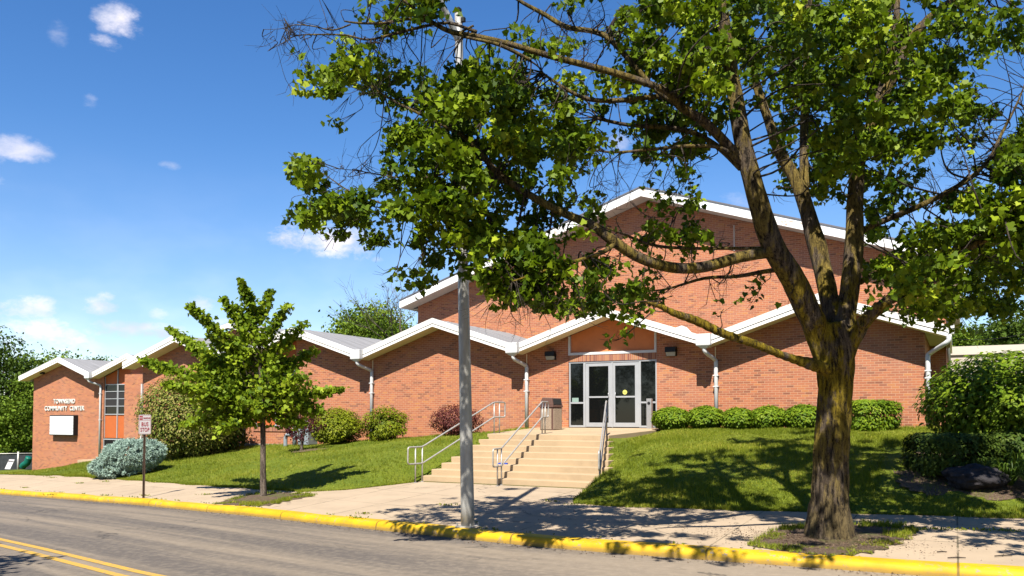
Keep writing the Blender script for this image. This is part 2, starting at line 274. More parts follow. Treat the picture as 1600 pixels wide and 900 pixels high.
# ---------------------------------------------------------------- object helpers
def link(o, parent=None):
    C.collection.objects.link(o)
    if parent: o.parent = parent
    return o
def tag(o, label=None, cat=None, group=None, kind=None):
    if label: o['label'] = label
    if cat: o['category'] = cat
    if group: o['group'] = group
    if kind: o['kind'] = kind
    return o
def thing(name, loc, label, cat, group=None, rz=0):
    o = bpy.data.objects.new(name, None); o.location = loc; o.rotation_euler = (0, 0, rz); o.empty_display_size = .2
    C.collection.objects.link(o); return tag(o, label, cat, group)
class MB:
    def __init__(s): s.v = []; s.f = []; s.mi = []; s.uv = {}
    def poly(s, pts, mi=0, uv=None):
        b = len(s.v); s.v += [tuple(p) for p in pts]; s.f.append(list(range(b, b+len(pts)))); s.mi.append(mi)
        if uv: s.uv[len(s.f)-1] = uv
        return s
    def hexa(s, p, mi=0):  # 8 points: bottom 4 ccw, top 4 ccw
        b = len(s.v); s.v += [tuple(q) for q in p]
        for f in ((3, 2, 1, 0), (4, 5, 6, 7), (0, 1, 5, 4), (1, 2, 6, 5), (2, 3, 7, 6), (3, 0, 4, 7)): s.f.append([b+i for i in f]); s.mi.append(mi)
        return s
    def box(s, x0, y0, z0, x1, y1, z1, mi=0):
        return s.hexa([(x0, y0, z0), (x1, y0, z0), (x1, y1, z0), (x0, y1, z0), (x0, y0, z1), (x1, y0, z1), (x1, y1, z1), (x0, y1, z1)], mi)
    def prism(s, prof, y0, y1, mi=0):   # xz profile (ccw seen from -y) extruded along y
        n = len(prof); b = len(s.v); s.v += [(x, y0, z) for x, z in prof]+[(x, y1, z) for x, z in prof]
        s.f.append([b+i for i in range(n)]); s.f.append([b+n+i for i in reversed(range(n))]); s.mi += [mi, mi]
        for i in range(n): j = (i+1) % n; s.f.append([b+j, b+i, b+n+i, b+n+j]); s.mi.append(mi)
        return s
    def tube(s, pts, rad, k=10, cap=True, closed=False, mi=0):
        pts = [Vector(p) for p in pts]; n = len(pts); rad = rad if hasattr(rad, '__len__') else [rad]*n; b = len(s.v); u = None
        for i, p in enumerate(pts):
            if closed: d = pts[(i+1) % n]-pts[i-1]
            else: d = pts[min(i+1, n-1)]-pts[max(i-1, 0)]
            d = d.normalized() if d.length > 1e-9 else Vector((0, 0, 1))
            if u is None: u = d.orthogonal().normalized()
            u = (u-d*u.dot(d)); u = u.normalized() if u.length > 1e-6 else d.orthogonal().normalized(); q = d.cross(u)
            for j in range(k): a = 2*math.pi*j/k; s.v.append(tuple(p+(u*math.cos(a)+q*math.sin(a))*rad[i]))
        for i in range(n if closed else n-1):
            for j in range(k):
                a = b+i*k; c = b+((i+1) % n)*k; s.f.append([a+j, a+(j+1) % k, c+(j+1) % k, c+j]); s.mi.append(mi)
        if cap and not closed:
            s.f.append([b+j for j in reversed(range(k))]); s.f.append([b+(n-1)*k+j for j in range(k)]); s.mi += [mi, mi]
        return s
    def build(s, name, mats, parent=None, smooth=False, bevel=0, origin=None, uvfn=None, seg=2):
        me = bpy.data.meshes.new(name); O = Vector(origin or (0, 0, 0))
        me.from_pydata([tuple(Vector(v)-O) for v in s.v], [], s.f); me.update()
        mats = mats if isinstance(mats, (list, tuple)) else [mats]
        for m in mats: me.materials.append(m)
        for p, mi in zip(me.polygons, s.mi): p.material_index = mi; p.use_smooth = smooth
        if uvfn:
            ul = me.uv_layers.new(name='UVMap')
            for p in me.polygons:
                for li in p.loop_indices:
                    ul.data[li].uv = uvfn(Vector(s.v[me.loops[li].vertex_index]), p.normal)
        elif s.uv:
            ul = me.uv_layers.new(name='UVMap')
            for p in me.polygons:
                if p.index in s.uv:
                    for li, q in zip(p.loop_indices, s.uv[p.index]): ul.data[li].uv = q
        o = bpy.data.objects.new(name, me); o.location = O; link(o)
        if parent: o.parent = parent; o.location = O-parent.location if parent.type == 'EMPTY' and parent.rotation_euler.z == 0 else O
        if bevel:
            bv = o.modifiers.new('bevel', 'BEVEL'); bv.width = bevel; bv.segments = seg; bv.limit_method = 'ANGLE'; bv.angle_limit = R(40)
        return o
def wall_uv(v, n): return (v.x, v.z) if abs(n.y) > .7 else ((v.y+.07, v.z) if abs(n.x) > .5 else (v.x, v.y))
def catmull(pts, sub=5):
    pts = [np.array(p, float) for p in pts]; out = []
    for i in range(len(pts)-1):
        p0 = pts[max(i-1, 0)]; p1 = pts[i]; p2 = pts[i+1]; p3 = pts[min(i+2, len(pts)-1)]
        for k in range(sub):
            t = k/sub; out.append(.5*((2*p1)+(-p0+p2)*t+(2*p0-5*p1+4*p2-p3)*t*t+(-p0+3*p1-3*p2+p3)*t**3))
    out.append(pts[-1]); return out
def interp(tab, x, k): return float(np.interp(x, [r[0] for r in tab], [r[k] for r in tab]))
def grid_obj(name, P3, UV, m, parent=None, sm=True):   # P3: array (a,b,3)
    a, b = P3.shape[:2]; me = bpy.data.meshes.new(name); V = P3.reshape(-1, 3)
    I = np.arange(a*b).reshape(a, b); Fq = np.stack([I[:-1, :-1], I[1:, :-1], I[1:, 1:], I[:-1, 1:]], -1).reshape(-1, 4)
    n = len(Fq); me.vertices.add(len(V)); me.vertices.foreach_set('co', V.astype(np.float32).ravel())
    me.loops.add(n*4); me.loops.foreach_set('vertex_index', Fq.astype(np.int32).ravel()); me.polygons.add(n)
    me.polygons.foreach_set('loop_start', np.arange(0, n*4, 4, dtype=np.int32)); me.polygons.foreach_set('loop_total', np.full(n, 4, np.int32))
    me.polygons.foreach_set('use_smooth', np.full(n, sm)); ul = me.uv_layers.new(name='UVMap'); ul.data.foreach_set('uv', UV.reshape(-1, 2)[Fq.ravel()].astype(np.float32).ravel())
    me.materials.append(m); me.update(); me.validate()
    o = bpy.data.objects.new(name, me); return link(o, parent)
# ---------------------------------------------------------------- leaves
MAPLE = np.array([(0, 0), (.32, -.08), (.56, .08), (.45, .24), (.66, .50), (.42, .50), (.30, .68), (0, 1.0), (-.30, .68), (-.42, .50), (-.66, .50), (-.45, .24), (-.56, .08), (-.32, -.08)])
OVAL = np.array([(0, 0), (.26, .35), (.2, .7), (0, 1), (-.2, .7), (-.26, .35)])
QUADL = np.array([(0, 0), (.34, .5), (0, 1), (-.34, .5)])
NEED = np.array([(-.09, 0), (.09, 0), (0, 1)])
def leaves(name, pos, size, shape, m, parent=None, up=.6, droop=.0, outward=None, fold=.16, rnd=None, origin=(0, 0, 0), nrm=None, kind=None):
    pos = np.asarray(pos, float)-np.array(origin); n = len(pos); size = np.broadcast_to(size, (n,))*rng.uniform(.7, 1.25, n)
    N = rng.normal(size=(n, 3)) if nrm is None else nrm+rng.normal(size=(n, 3))*.45
    N[:, 2] += up*1.6; N /= np.linalg.norm(N, axis=1)[:, None]
    T = rng.normal(size=(n, 3)); T[:, 2] -= droop*2
    if outward is not None: T += outward*1.5
    T -= N*(T*N).sum(1)[:, None]; T /= np.linalg.norm(T, axis=1)[:, None]+1e-9; B = np.cross(N, T); K = len(shape)
    x = shape[:, 0]; y = shape[:, 1]
    V = pos[:, None, :]+size[:, None, None]*(B[:, None, :]*x[None, :, None]+T[:, None, :]*y[None, :, None]+N[:, None, :]*((fold*np.abs(x)*2-fold*y*y*1.2)[None, :, None]))
    V = V.reshape(-1, 3).astype(np.float32); me = bpy.data.meshes.new(name); me.vertices.add(n*K); me.vertices.foreach_set('co', V.ravel())
    me.loops.add(n*K); me.loops.foreach_set('vertex_index', np.arange(n*K, dtype=np.int32)); me.polygons.add(n)
    me.polygons.foreach_set('loop_start', np.arange(0, n*K, K, dtype=np.int32)); me.polygons.foreach_set('loop_total', np.full(n, K, np.int32))
    at = me.attributes.new('rnd', 'FLOAT', 'POINT'); rr = rng.uniform(0, 1, n) if rnd is None else np.clip(rnd+rng.normal(size=n)*.12, 0, 1)
    at.data.foreach_set('value', np.repeat(rr, K).astype(np.float32)); me.materials.append(m); me.update()
    o = bpy.data.objects.new(name, me); o.location = origin
    if parent is not None: o.location = Vector(origin)-parent.location
    if kind: o['kind'] = kind
    return link(o, parent)
# ---------------------------------------------------------------- terrain tables (X, Y, Z)
KT = [(-400, 90, -9), (-80, 25, -4.2), (-50, 20.6, -3.1), (-36, 18.2, -2.62), (-27.6, 16.6, -2.4), (-22.6, 15.62, -2.25), (-18.2, 14.55, -2.1), (-12.9, 13.09, -1.93), (-9.5, 12.16, -1.85), (-6.6, 11.55, -1.8), (-5.45, 11.41, -1.8), (-3.96, 11.39, -1.8), (.7, 11.62, -1.8), (10, 12.4, -1.8), (40, 15, -1.8), (400, 46, -1.8)]
ST = [(-400, 96, -9), (-80, 29, -4.1), (-50, 24.2, -3.0), (-33.3, 20.0, -2.3), (-28.9, 19.47, -2.15), (-24, 18.6, -2.08), (-18.45, 17.0, -1.95), (-14.1, 15.75, -1.83), (-12.9, 16.0, -1.76), (-12.3, 17.0, -1.69), (-12.05, 17.9, -1.66), (-7.2, 17.9, -1.66), (-7.0, 17.5, -1.66), (-6.9, 15.9, -1.67), (-6.5, 14.98, -1.68), (-5.19, 14.94, -1.68), (-2.47, 15.55, -1.68), (1, 16.3, -1.68), (10, 17.2, -1.68), (40, 20, -1.68), (400, 52, -1.7)]
BT = [(-400, 0, -8), (-80, 0, -4.4), (-50, 0, -3.3), (-43, 0, -3.25), (-38, 0, -2.9), (-34, 0, -2.2), (-30.6, 0, -1.6), (-25.4, 0, -1.24), (-19.6, 0, -.97), (-16.75, 0, -.77), (-13.4, 0, -.52), (-11.7, 0, -.40), (-8, 0, -.37), (0, 0, -.35), (12, 0, -.4), (400, 0, -.8)]
def Yk(x): return interp(KT, x, 1)
def Zk(x): return interp(KT, x, 2)
def Ys(x): return interp(ST, x, 1)
def Zs(x): return interp(ST, x, 2)
def Zb(x): return interp(BT, x, 2)
YST0, YST1 = 17.9, 20.55
def edge_l(y): return -12.03+(.43)*min(max((y-YST0)/(YST1-YST0), 0), 1)
def edge_r(y): return -6.98-(.99)*min(max((y-YST0)/(YST1-YST0), 0), 1)
def G(x, y):
    ys = Ys(x); yk = Yk(x)
    if y <= ys:
        a = max(0, (y-yk)/(ys-yk)); return Zk(x)+(Zs(x)-Zk(x))*a
    zb = Zb(x); zs = Zs(x); YW = 25.0 if x > -32 else 31.0
    s = min(1, (y-ys)/(YW-ys)) if YW > ys+1 else 1; k = 1.9 if x > -20 else 1.4
    z = zs+(zb-zs)*(1-(1-s)**k)
    if y > 17.3 and -12.6 < x < -6.4:      # slope beside and below the stairs follows them
        q = min(max((y-YST0)/(YST1-YST0), 0), 1); zz = -1.66+1.10*q
        wgt = 1 if edge_l(y)-.05 < x < edge_r(y)+.05 else max(0, 1-min(abs(x-edge_l(y)), abs(x-edge_r(y)))/.55)
        z = z*(1-wgt)+(zz-.03)*wgt
        if edge_l(y)+.05 < x < edge_r(y)-.05: z = zz-.35
    return z
XS = np.concatenate([[-400, -200, -120, -90, -70], np.arange(-60, -34, .5), np.arange(-34, -13, .2), np.arange(-13, -6, .06), np.arange(-6, 8, .15), np.arange(8, 30, 1), [35, 45, 70, 120, 200, 400]])
cum = np.concatenate([[0], np.cumsum(np.hypot(np.diff(XS), np.diff([Yk(x) for x in XS])))]); cum -= np.interp(0, XS, cum)
def strip(name, rows, m, zf):   # rows: function x -> list of y
    Pt = []; UVt = []
    for i, x in enumerate(XS):
        ys = rows(x); Pt.append([(x, y, zf(x, y)) for y in ys]); UVt.append([(cum[i], y-Yk(x)) for y in ys])
    return tag(grid_obj(name, np.array(Pt), np.array(UVt), m), kind='structure')
def lr(a, b, n): return list(np.linspace(a, b, n))
road = strip('road', lambda x: [-400, -100, -40, -14]+lr(-9.2, Yk(x)-.14, 24), M_ROAD, lambda x, y: Zk(x)-.135-.012*abs(Yk(x)-y-.2) if y > Yk(x)-9.5 else Zk(x)-.20)
strip('sidewalk', lambda x: lr(Yk(x)+.02, Ys(x)+.03, 14), M_WALK, lambda x, y: G(x, min(y, Ys(x)))-.003)
def lawn_rows(x):
    yw = 25.0 if x > -32 else 31.0; ys = Ys(x)-.02; yw = max(yw, ys+2)
    return lr(ys, yw, 60)+[yw+.6, max(33, yw+1), max(36, yw+2), max(42, yw+4), max(60, yw+6), 150, 400, 1500]
nz_seed = rng.uniform(0, 6, 8)
def lz(x, y):
    z = G(x, y) if y < 200 else G(x, 60)
    d = min(1, max(0, (y-Ys(x))*1.5)); return z+.012+d*.025*(math.sin(x*1.7+nz_seed[0])*math.sin(y*2.1+nz_seed[1])+.6*math.sin(x*4.1+y*2.7))*(0 if -12.5 < x < -7.2 and y > 17 else 1)
strip('lawn', lawn_rows, M_LAWN, lz)
# kerb with a rounded nose
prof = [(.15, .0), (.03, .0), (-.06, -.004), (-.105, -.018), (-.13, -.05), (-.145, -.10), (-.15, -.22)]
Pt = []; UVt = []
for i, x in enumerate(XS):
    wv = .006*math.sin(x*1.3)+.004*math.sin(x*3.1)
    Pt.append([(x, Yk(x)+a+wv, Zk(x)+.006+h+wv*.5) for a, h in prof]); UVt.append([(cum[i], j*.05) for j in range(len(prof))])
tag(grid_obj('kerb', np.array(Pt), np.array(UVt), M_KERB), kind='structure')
for off in (-4.62, -4.90):
    strip('road_marking', lambda x: [Yk(x)+off-.06, Yk(x)+off+.06], M_LINE, lambda x, y: Zk(x)-.135-.012*abs(Yk(x)-y-.2)+.005)
# soil patches (tree pits, shrub bed)
def patch(name, outline, dz, res=.07, inner=None):
    xs = [p[0] for p in outline]; ys = [p[1] for p in outline]; bm = bmesh.new()
    fn = [np.array(p[:2]) for p in outline]; c = sum(fn)/len(fn); rings = 14; vs = []
    ol = catmull([tuple(p) for p in fn]+[tuple(fn[0])], 8)[:-1]
    ol = [c+(q-c)*(1+.06*math.sin(i*1.9)+.05*math.sin(i*4.3)) for i, q in enumerate(ol)]
    vc = bm.verts.new((c[0], c[1], G(c[0], c[1])+dz+.03)); prev = None
    for r in range(1, rings+1):
        k = r/rings; ring = []
        for i, q in enumerate(ol):
            p = c+(q-c)*k; ring.append(bm.verts.new((p[0], p[1], G(p[0], p[1])+dz+(.03*(1-k*k))+.008*math.sin(p[0]*31)*math.sin(p[1]*27)*(1-k))))
        for i in range(len(ol)):
            j = (i+1) % len(ol)
            bm.faces.new((vc, ring[i], ring[j]) if prev is None else (prev[i], ring[i], ring[j], prev[j]))
        prev = ring
    me = bpy.data.meshes.new(name); bm.to_mesh(me); bm.free(); me.materials.append(M_SOIL)
    for p in me.polygons: p.use_smooth = True
    return tag(link(bpy.data.objects.new(name, me)), kind='structure'), ol
pitR = [UZ(a, b, -1.73) for a, b in [(1168, 846), (1205, 829), (1255, 820), (1320, 818), (1390, 822), (1428, 830), (1408, 842), (1365, 856), (1290, 860), (1220, 853)]]
_, olR = patch('tree_pit_soil', pitR, .006)
pitL = [UZ(a, b, -1.92) for a, b in [(335, 783), (372, 776), (412, 773), (465, 776), (487, 781), (452, 786), (415, 791), (375, 788)]]
_, olL = patch('tree_pit_soil', pitL, .006)
bed = [(-.95, 17.3), (-.4, 16.9), (.9, 17.0), (3, 17.6), (6, 18.3), (6, 21), (2, 21), (-.5, 20.0), (-1.0, 18.6)]
patch('shrub_bed_soil', [(a, b, 0) for a, b in bed], .03)
patch('plum_tree_soil', [(q.x+dx, q.y+dy, 0) for q in [UZ(472, 719, -1.45)] for dx, dy in [(-.5, 0), (-.25, .3), (.25, .35), (.9, .2), (.8, -.1), (0, -.3)]], .03)
# ---------------------------------------------------------------- the building
YF, YW = 24.35, 25.0; BV, BR, TH = 2.04, 3.09, .27
bld = thing('community_center', (-16, 25, -.4), 'long low red brick building with white zigzag roof edge and tall gabled hall behind', 'building')
VX = [-.10, -6.45, -12.75, -19.12, -25.5, -31.9]
def zig(vx, rx, bv, br):
    pts = []
    for i in range(len(rx)): pts += [(vx[i], bv), (rx[i], br)]
    pts.append((vx[-1], bv)); return pts
def bz(pts, x): return float(np.interp(x, [p[0] for p in sorted(pts)], [p[1] for p in sorted(pts)]))
main = []
for i in range(5): main += [(VX[i], BV), ((VX[i]+VX[i+1])/2, BR)]
main.append((VX[5], BV))
def add_roof(pts, yf, yw, yb, edge_left=None, edge_right=None, th=TH, fm=None, sm=None, drop=.09):
    fm = fm or M_WHITE; sm = sm or M_SOFF
    for (xa, za), (xb, zb_) in zip(pts[:-1], pts[1:]):
        if xa > xb: (xa, za), (xb, zb_) = (xb, zb_), (xa, za)
        f = MB()
        f.prism([(xa, za+drop+.026), (xb, zb_+drop+.026), (xb, zb_+th), (xa, za+th)], yf, yf+.06)
        f.prism([(xa, za), (xb, zb_), (xb, zb_+drop), (xa, za+drop)], yf+.008, yf+.06)
        f.prism([(xa, za+drop-.01), (xb, zb_+drop-.01), (xb, zb_+drop+.04), (xa, za+drop+.04)], yf+.02, yf+.055, 1)
        f.prism([(xa, za+th), (xb, zb_+th), (xb, zb_+th+.025), (xa, za+th+.022)], yf-.006, yf+.09)
        f.build('fascia', [fm, M_DARK], bld)
        MB().prism([(xa, za+.004), (xb, zb_+.004), (xb, zb_+.05), (xa, za+.05)], yf+.062, yw-.002).build('soffit', sm, bld)
        n = max(2, int((yb-yf)/.9)); r = MB()
        r.prism([(xa, za+th-.07), (xb, zb_+th-.07), (xb, zb_+th-.002), (xa, za+th-.002)], yf+.064, yb)
        for k in range(1, n):
            y = yf+.06+(yb-yf)*k/n; r.prism([(xa, za+th-.002), (xb, zb_+th-.002), (xb, zb_+th+.010), (xa, za+th+.010)], y, y+.035)
        r.build('roof', M_ROOF, bld)
add_roof(main, YF, YW, 30.0)
# side eave on the right
e = MB(); e.hexa([(-.10, YF+.0, BV), (-.05, YF, BV), (-.05, 31, BV), (-.10, 31, BV), (-.10, YF, BV+TH), (-.05, YF, BV+TH), (-.05, 31, BV+TH), (-.10, 31, BV+TH)]).build('fascia', M_WHITE, bld)
MB().box(-.68, YW+.002, BV+.19, -.105, 31, BV+.215).build('soffit', M_SOFG, bld)
for k in range(6): pass
# brick walls: gable polygon with openings left for doors / window bays
def gable_wall(x0, x1, y, pts, zbot, holes=(), thick=.25, name='brick_wall', mats=None):
    xs = sorted(set([x0, x1]+[p[0] for p in pts if x0 < p[0] < x1]+[v for h in holes for v in h[:2]])); b = MB()
    for xa, xb in zip(xs[:-1], xs[1:]):
        h = [q for q in holes if q[0] <= xa+1e-6 and q[1] >= xb-1e-6]; ta, tb = bz(pts, xa)+.003, bz(pts, xb)+.003
        segs = [(zbot, zbot, ta, tb)]
        if h:
            q = h[0]; segs = []
            if q[2] > zbot: segs.append((zbot, zbot, q[2], q[2]))
            if q[3] < min(ta, tb): segs.append((q[3], q[3], ta, tb))
        for (a0, b0, a1, b1) in segs: b.hexa([(xa, y, a0), (xb, y, b0), (xb, y+thick, b0), (xa, y+thick, a0), (xa, y, a1), (xb, y, b1), (xb, y+thick, b1), (xa, y+thick, a1)])
    return b.build(name, M_BRICK, bld, uvfn=wall_uv)
DX0, DX1, DZ0, DZ1 = -11.09, -8.12, -.36, 1.755
SX0, SX1 = UY(398, 650, YW).x, UY(462, 650, YW).x
TX0, TX1 = UY(311, 650, YW).x, UY(360, 650, YW).x
SZ0 = UY(430, 666, YW).z; SZB = SZ0
gable_wall(-31.4, -.69, YW, main, -3.6, [(DX0, DX1, -3.6, 9), (SX0, SX1, SZ0, 9), (TX0, TX1, -.55, 9)])
b = MB(); b.box(-.94, YW+.25, -1.5, -.69, 30.9, BV+.2).build('brick_wall', M_BRICK, bld, uvfn=wall_uv)
b = MB(); b.box(-31.4, YW+.25, -3.6, -31.15, 38, BV+.2).build('brick_wall', M_BRICK, bld, uvfn=wall_uv)
# thin vertical control joints and conduit
for x in (-6.3, -12.6, -18.95): MB().box(x-.012, YW-.012, .5 if x < -12 else -.3, x+.012, YW-.001, BV+.02).build('conduit', M_SOFF, bld)
MB().box(-31.41, YW-.05, -2.4, -19.9, YW-.004, UY(400, 693, YW).z).build('foundation', M_FOUND, bld, uvfn=wall_uv)
# fill between steps of window bays
def window_bay(x0, x1, y, pts, zw1, zw0, zbot, name='window_bay', low=None):
    """orange panel under roof, window row, orange panel below"""
    xm = (x0+x1)/2; fr = .05; yb = y+.10
    for xa, xb in ((x0, xm), (xm, x1)):
        px_ = [p for p in sorted(pts) if xa < p[0] < xb]
        MB().prism([(xa, zw1), (xb, zw1), (xb, bz(pts, xb))]+[tuple(p) for p in reversed(px_)]+[(xa, bz(pts, xa))], yb, yb+.04).build('orange_panel', M_ORANGE, bld)
        if zbot < zw0: MB().prism([(xa, zbot), (xb, zbot), (xb, zw0), (xa, zw0)], yb, yb+.04).build('orange_panel', M_ORANGE, bld)
    f = MB(); f.box(xm-fr/2, yb-.06, zbot, xm+fr/2, yb+.03, bz(pts, xm)-.01); 
    for x in (x0, x1-.035): f.box(x+.001, yb-.03, zbot, x+.034, yb-.002, bz(pts, x+.02)-.02)
    f.build('mullion', M_ALU, bld)
    zh = zw1-zw0
    for xa, xb in ((x0, xm), (xm, x1)):
        w_ = MB(); fz = [0, .16, .40, .64, .80, 1.0]
        w_.box(xa+.03, yb-.045, zw0, xb-.02, yb-.004, zw0+.05).box(xa+.03, yb-.045, zw1-.05, xb-.02, yb-.004, zw1)
        for q in (.28, .52, .76): w_.box(xa+.03, yb-.04, zw0+zh*q-.018, xb-.02, yb-.004, zw0+zh*q+.018)
        w_.box(xa+.035, yb-.043, zw0, xa+.06, yb-.005, zw1).box(xb-.05, yb-.043, zw0, xb-.026, yb-.005, zw1)
        wf = w_.build('window', M_ALU, bld); oo = -Vector(wf.location)-Vector(bld.location)
        g1 = MB().box(xa+.04, yb-.003, zw0, xb-.03, yb+.03, zw1).build('pane', M_GLASS); g1.parent = wf; g1.location = oo
        g2 = MB().box(xa+.08, yb-.009, zw0+zh*.28, xb-.07, yb-.004, zw0+zh*.76).build('blind', M_BLIND); g2.parent = wf; g2.location = oo
window_bay(SX0, SX1, YW, main, UY(463, 577, YW).z, UY(430, 645, YW).z, SZ0)
window_bay(TX0, TX1, YW, main, UY(338, 580, YW).z, UY(338, 640, YW).z, -.55)
MB().box(SX0-.05, YW-.035, SZ0-.20, SX1+.05, YW-.003, SZ0-.0).build('window_sill', M_SOLD, bld)
MB().box(SX0-.02, YW-.06, SZ0, SX1+.02, YW+.09, SZ0+.03).build('window_sill', M_ALU, bld)
# ---- entrance
PZ0, PZ1 = UY(957, 553, YW).z, UY(957, 549, YW).z
b = MB(); xs = [DX0+.07, -9.6, DX1-.07]
b.prism([(xs[0], PZ1), (xs[1], PZ1), (xs[1], bz(main, xs[1])+.003), (xs[0], bz(main, xs[0])+.003)], YW+.06, YW+.1)
b.prism([(xs[1], PZ1), (xs[2], PZ1), (xs[2], bz(main, xs[2])+.003), (xs[1], bz(main, xs[1])+.003)], YW+.06, YW+.1)
b.build('entrance_panel', M_ORANGE2, bld)
b = MB(); b.box(DX0+.001, YW-.015, PZ0, DX1-.001, YW+.09, PZ1)
b.box(DX0+.001, YW-.014, PZ1, DX0+.07, YW+.09, bz(main, DX0)-.01).box(DX1-.07, YW-.014, PZ1, DX1-.001, YW+.09, bz(main, DX1)-.01)
b.build('panel_frame', M_DSP, bld)
MB().box(DX0, YW-.002, DZ1, DX1, YW+.2, PZ0-.001).build('soldier_course', M_SOLD, bld)
def DXp(px): return UY(px, 620, YW).x
ez = lambda py: UY(957, py, YW).z
fr = MB(); y0, y1 = YW+.02, YW+.13
zt, zb0 = DZ1, DZ0
fr.box(DX0+.001, y0, zt-.055, DX1-.001, y1, zt-.001)
for a, c in ((889, 891), (911, 914.5), (998, 1001), (1024, 1026.3)): fr.box(DXp(a), y0, zb0, DXp(c), y1, zt-.056)
fr.box(DXp(955.2), y0+.002, zb0, DXp(957.2), y1, zt-.056)
fr.box(DX0+.06, y0+.001, zb0, DXp(911), y1, zb0+.06).box(DXp(1001), y0+.001, zb0, DX1-.06, y1, zb0+.06)
for a, c in ((891, 911), (1001, 1024)): fr.box(DXp(a), y0+.003, ez(630.5), DXp(c), y1, ez(627.8))
fr.build('entrance_frame', M_ALU, bld, bevel=.004)
for a, c, p1, p2 in ((914.6, 955.1, 919.5, 950), (957.3, 997.9, 960.6, 991.6)):
    d = MB(); xa, xb, g0, g1 = DXp(a), DXp(c), DXp(p1), DXp(p2); z0, z1 = zb0+.012, zt-.06; gz0, gz1 = ez(660.5), ez(571.5)
    ya, yb = YW+.035, YW+.085
    d.box(xa, ya, z0, g0, yb, z1).box(g1, ya, z0, xb, yb, z1).box(g0, ya+.001, z0, g1, yb, gz0).box(g0, ya+.001, gz1, g1, yb, z1)
    dd = d.build('door', M_ALU, bld, bevel=.004)
    off = -Vector(bld.location)-Vector(dd.location)
    for nm, mb, mt in (('push_bar', MB().box(g0, ya-.012, ez(621.3), g1, ya+.01, ez(618.8)), M_ALU), ('door_glass', MB().box(g0, ya+.02, gz0, g1, ya+.03, gz1), M_GLASS)):
        q = mb.build(nm, mt); q.parent = dd; q.location = off
    hx = xb-.09 if a < 930 else xa+.09
    hb = MB().tube([(hx, ya-.001, ez(621)), (hx, ya-.05, ez(620.5)), (hx, ya-.05, ez(614)), (hx, ya-.001, ez(613.5))], .011, 8); q = hb.build('handle', M_ALU, smooth=True); q.parent = dd; q.location = off
    if a > 940:
        cx, cz = DXp(975.5), ez(613); s = MB().poly([(cx+.075*math.cos(k*math.pi/12), ya+.017, cz+.075*math.sin(k*math.pi/12)) for k in range(24)][::1]); 
        q = s.build('door_sticker', mat('yellow_sticker', col=(.75, .72, .18), rough=.5)); q.parent = dd; q.location = off
        q = MB().box(cx-.05, ya+.0145, cz-.006, cx+.05, ya+.0165, cz+.006).build('sticker_line', mat('olive', col=(.3, .3, .08))); q.parent = dd; q.location = off
for a, c in ((891, 911), (1001, 1024)): MB().box(DXp(a), YW+.06, zb0+.05, DXp(c), YW+.07, zt-.05).build('side_light_glass', M_GLASS, bld)
MB().box(DXp(893), YW+.05, ez(627.5), DXp(903), YW+.056, ez(621)).build('window_notice', mat('pale_green_paper', col=(.30, .42, .36)), bld)
# wall lamps
for px in (861.5, 1049.5):
    c = UY(px, 556 if px < 900 else 549.5, YW-.01); l = MB()
    l.prism([(-.17, -.02), (.17, -.02), (.17, .14), (-.17, .14)], -.17, 0); l.box(-.17, -.05, -.14, .17, 0, -.0201)
    o = l.build('wall_lamp', M_BLACK, None, bevel=.012); o.parent = bld; o.location = Vector(c)-bld.location
    q = MB().hexa([(-.13, -.10, -.135), (.13, -.10, -.135), (.13, -.051, -.135), (-.13, -.051, -.135), (-.15, -.15, -.021), (.15, -.15, -.021), (.15, -.051, -.021), (-.15, -.051, -.021)]).build('lamp_lens', M_LENS); q.parent = o
# gutter boxes and downspouts
def spout(x, yf, yw, zv, zend, box=True, dx=.28, boot=False, par=bld, w=.21):
    if box:
        g = MB(); g.box(x-w, yf-.20, zv+.02, x+w, yf-.012, zv+.35); g.hexa([(x-.08, yf-.13, zv-.07), (x+.08, yf-.13, zv-.07), (x+.08, yf-.03, zv-.07), (x-.08, yf-.03, zv-.07), (x-w, yf-.20, zv+.019), (x+w, yf-.20, zv+.019), (x+w, yf-.012, zv+.019), (x-w, yf-.012, zv+.019)])
        g.build('gutter_box', M_DSP, par, bevel=.008)
    pts = [(x, yf-.06, zv+.0), (x, yf-.06, zv-.10), (x+dx*.25, yf+.02, zv-.20), (x+dx*.85, yw-.12, zv-.36), (x+dx, yw-.075, zv-.46), (x+dx, yw-.075, zv-.7), (x+dx, yw-.075, zend)]
    pp = catmull(pts[:6], 4)+[pts[6]]
    d = MB().tube(pp, .062, 10).build('downspout', M_DSP, par, smooth=True)
    for z in (zv-.85, (zv+zend)/2): MB().box(x+dx-.08, yw-.14, z, x+dx+.08, yw-.002, z+.03).build('strap', M_DSP, par)
    if boot: MB().tube([(x+dx, yw-.075, zend+.0), (x+dx, yw-.075, zend-.9)], .075, 12).build('drain_boot', M_BLACK, par, smooth=True)
for i in (1, 2, 3): spout(VX[i], YF, YW, BV, Zb(VX[i])+(.05 if i < 3 else .55), boot=(i == 3), dx=.18)
spout(VX[4], YF, YW, BV, Zb(VX[4])+.85, boot=True, dx=.18)
spout(VX[0]-.02, YF+.02, YW+.0, BV, -.05, box=False, dx=-.50)
g = MB(); g.box(-.13, YF-.012, BV+.08, .02, YF+.3, BV+.30).build('gutter_box', M_DSP, bld)
MB().box(-31.38, YW-.1, -1.8, -31.33, YW-.01, 1.4).build('conduit', M_DSP, bld)
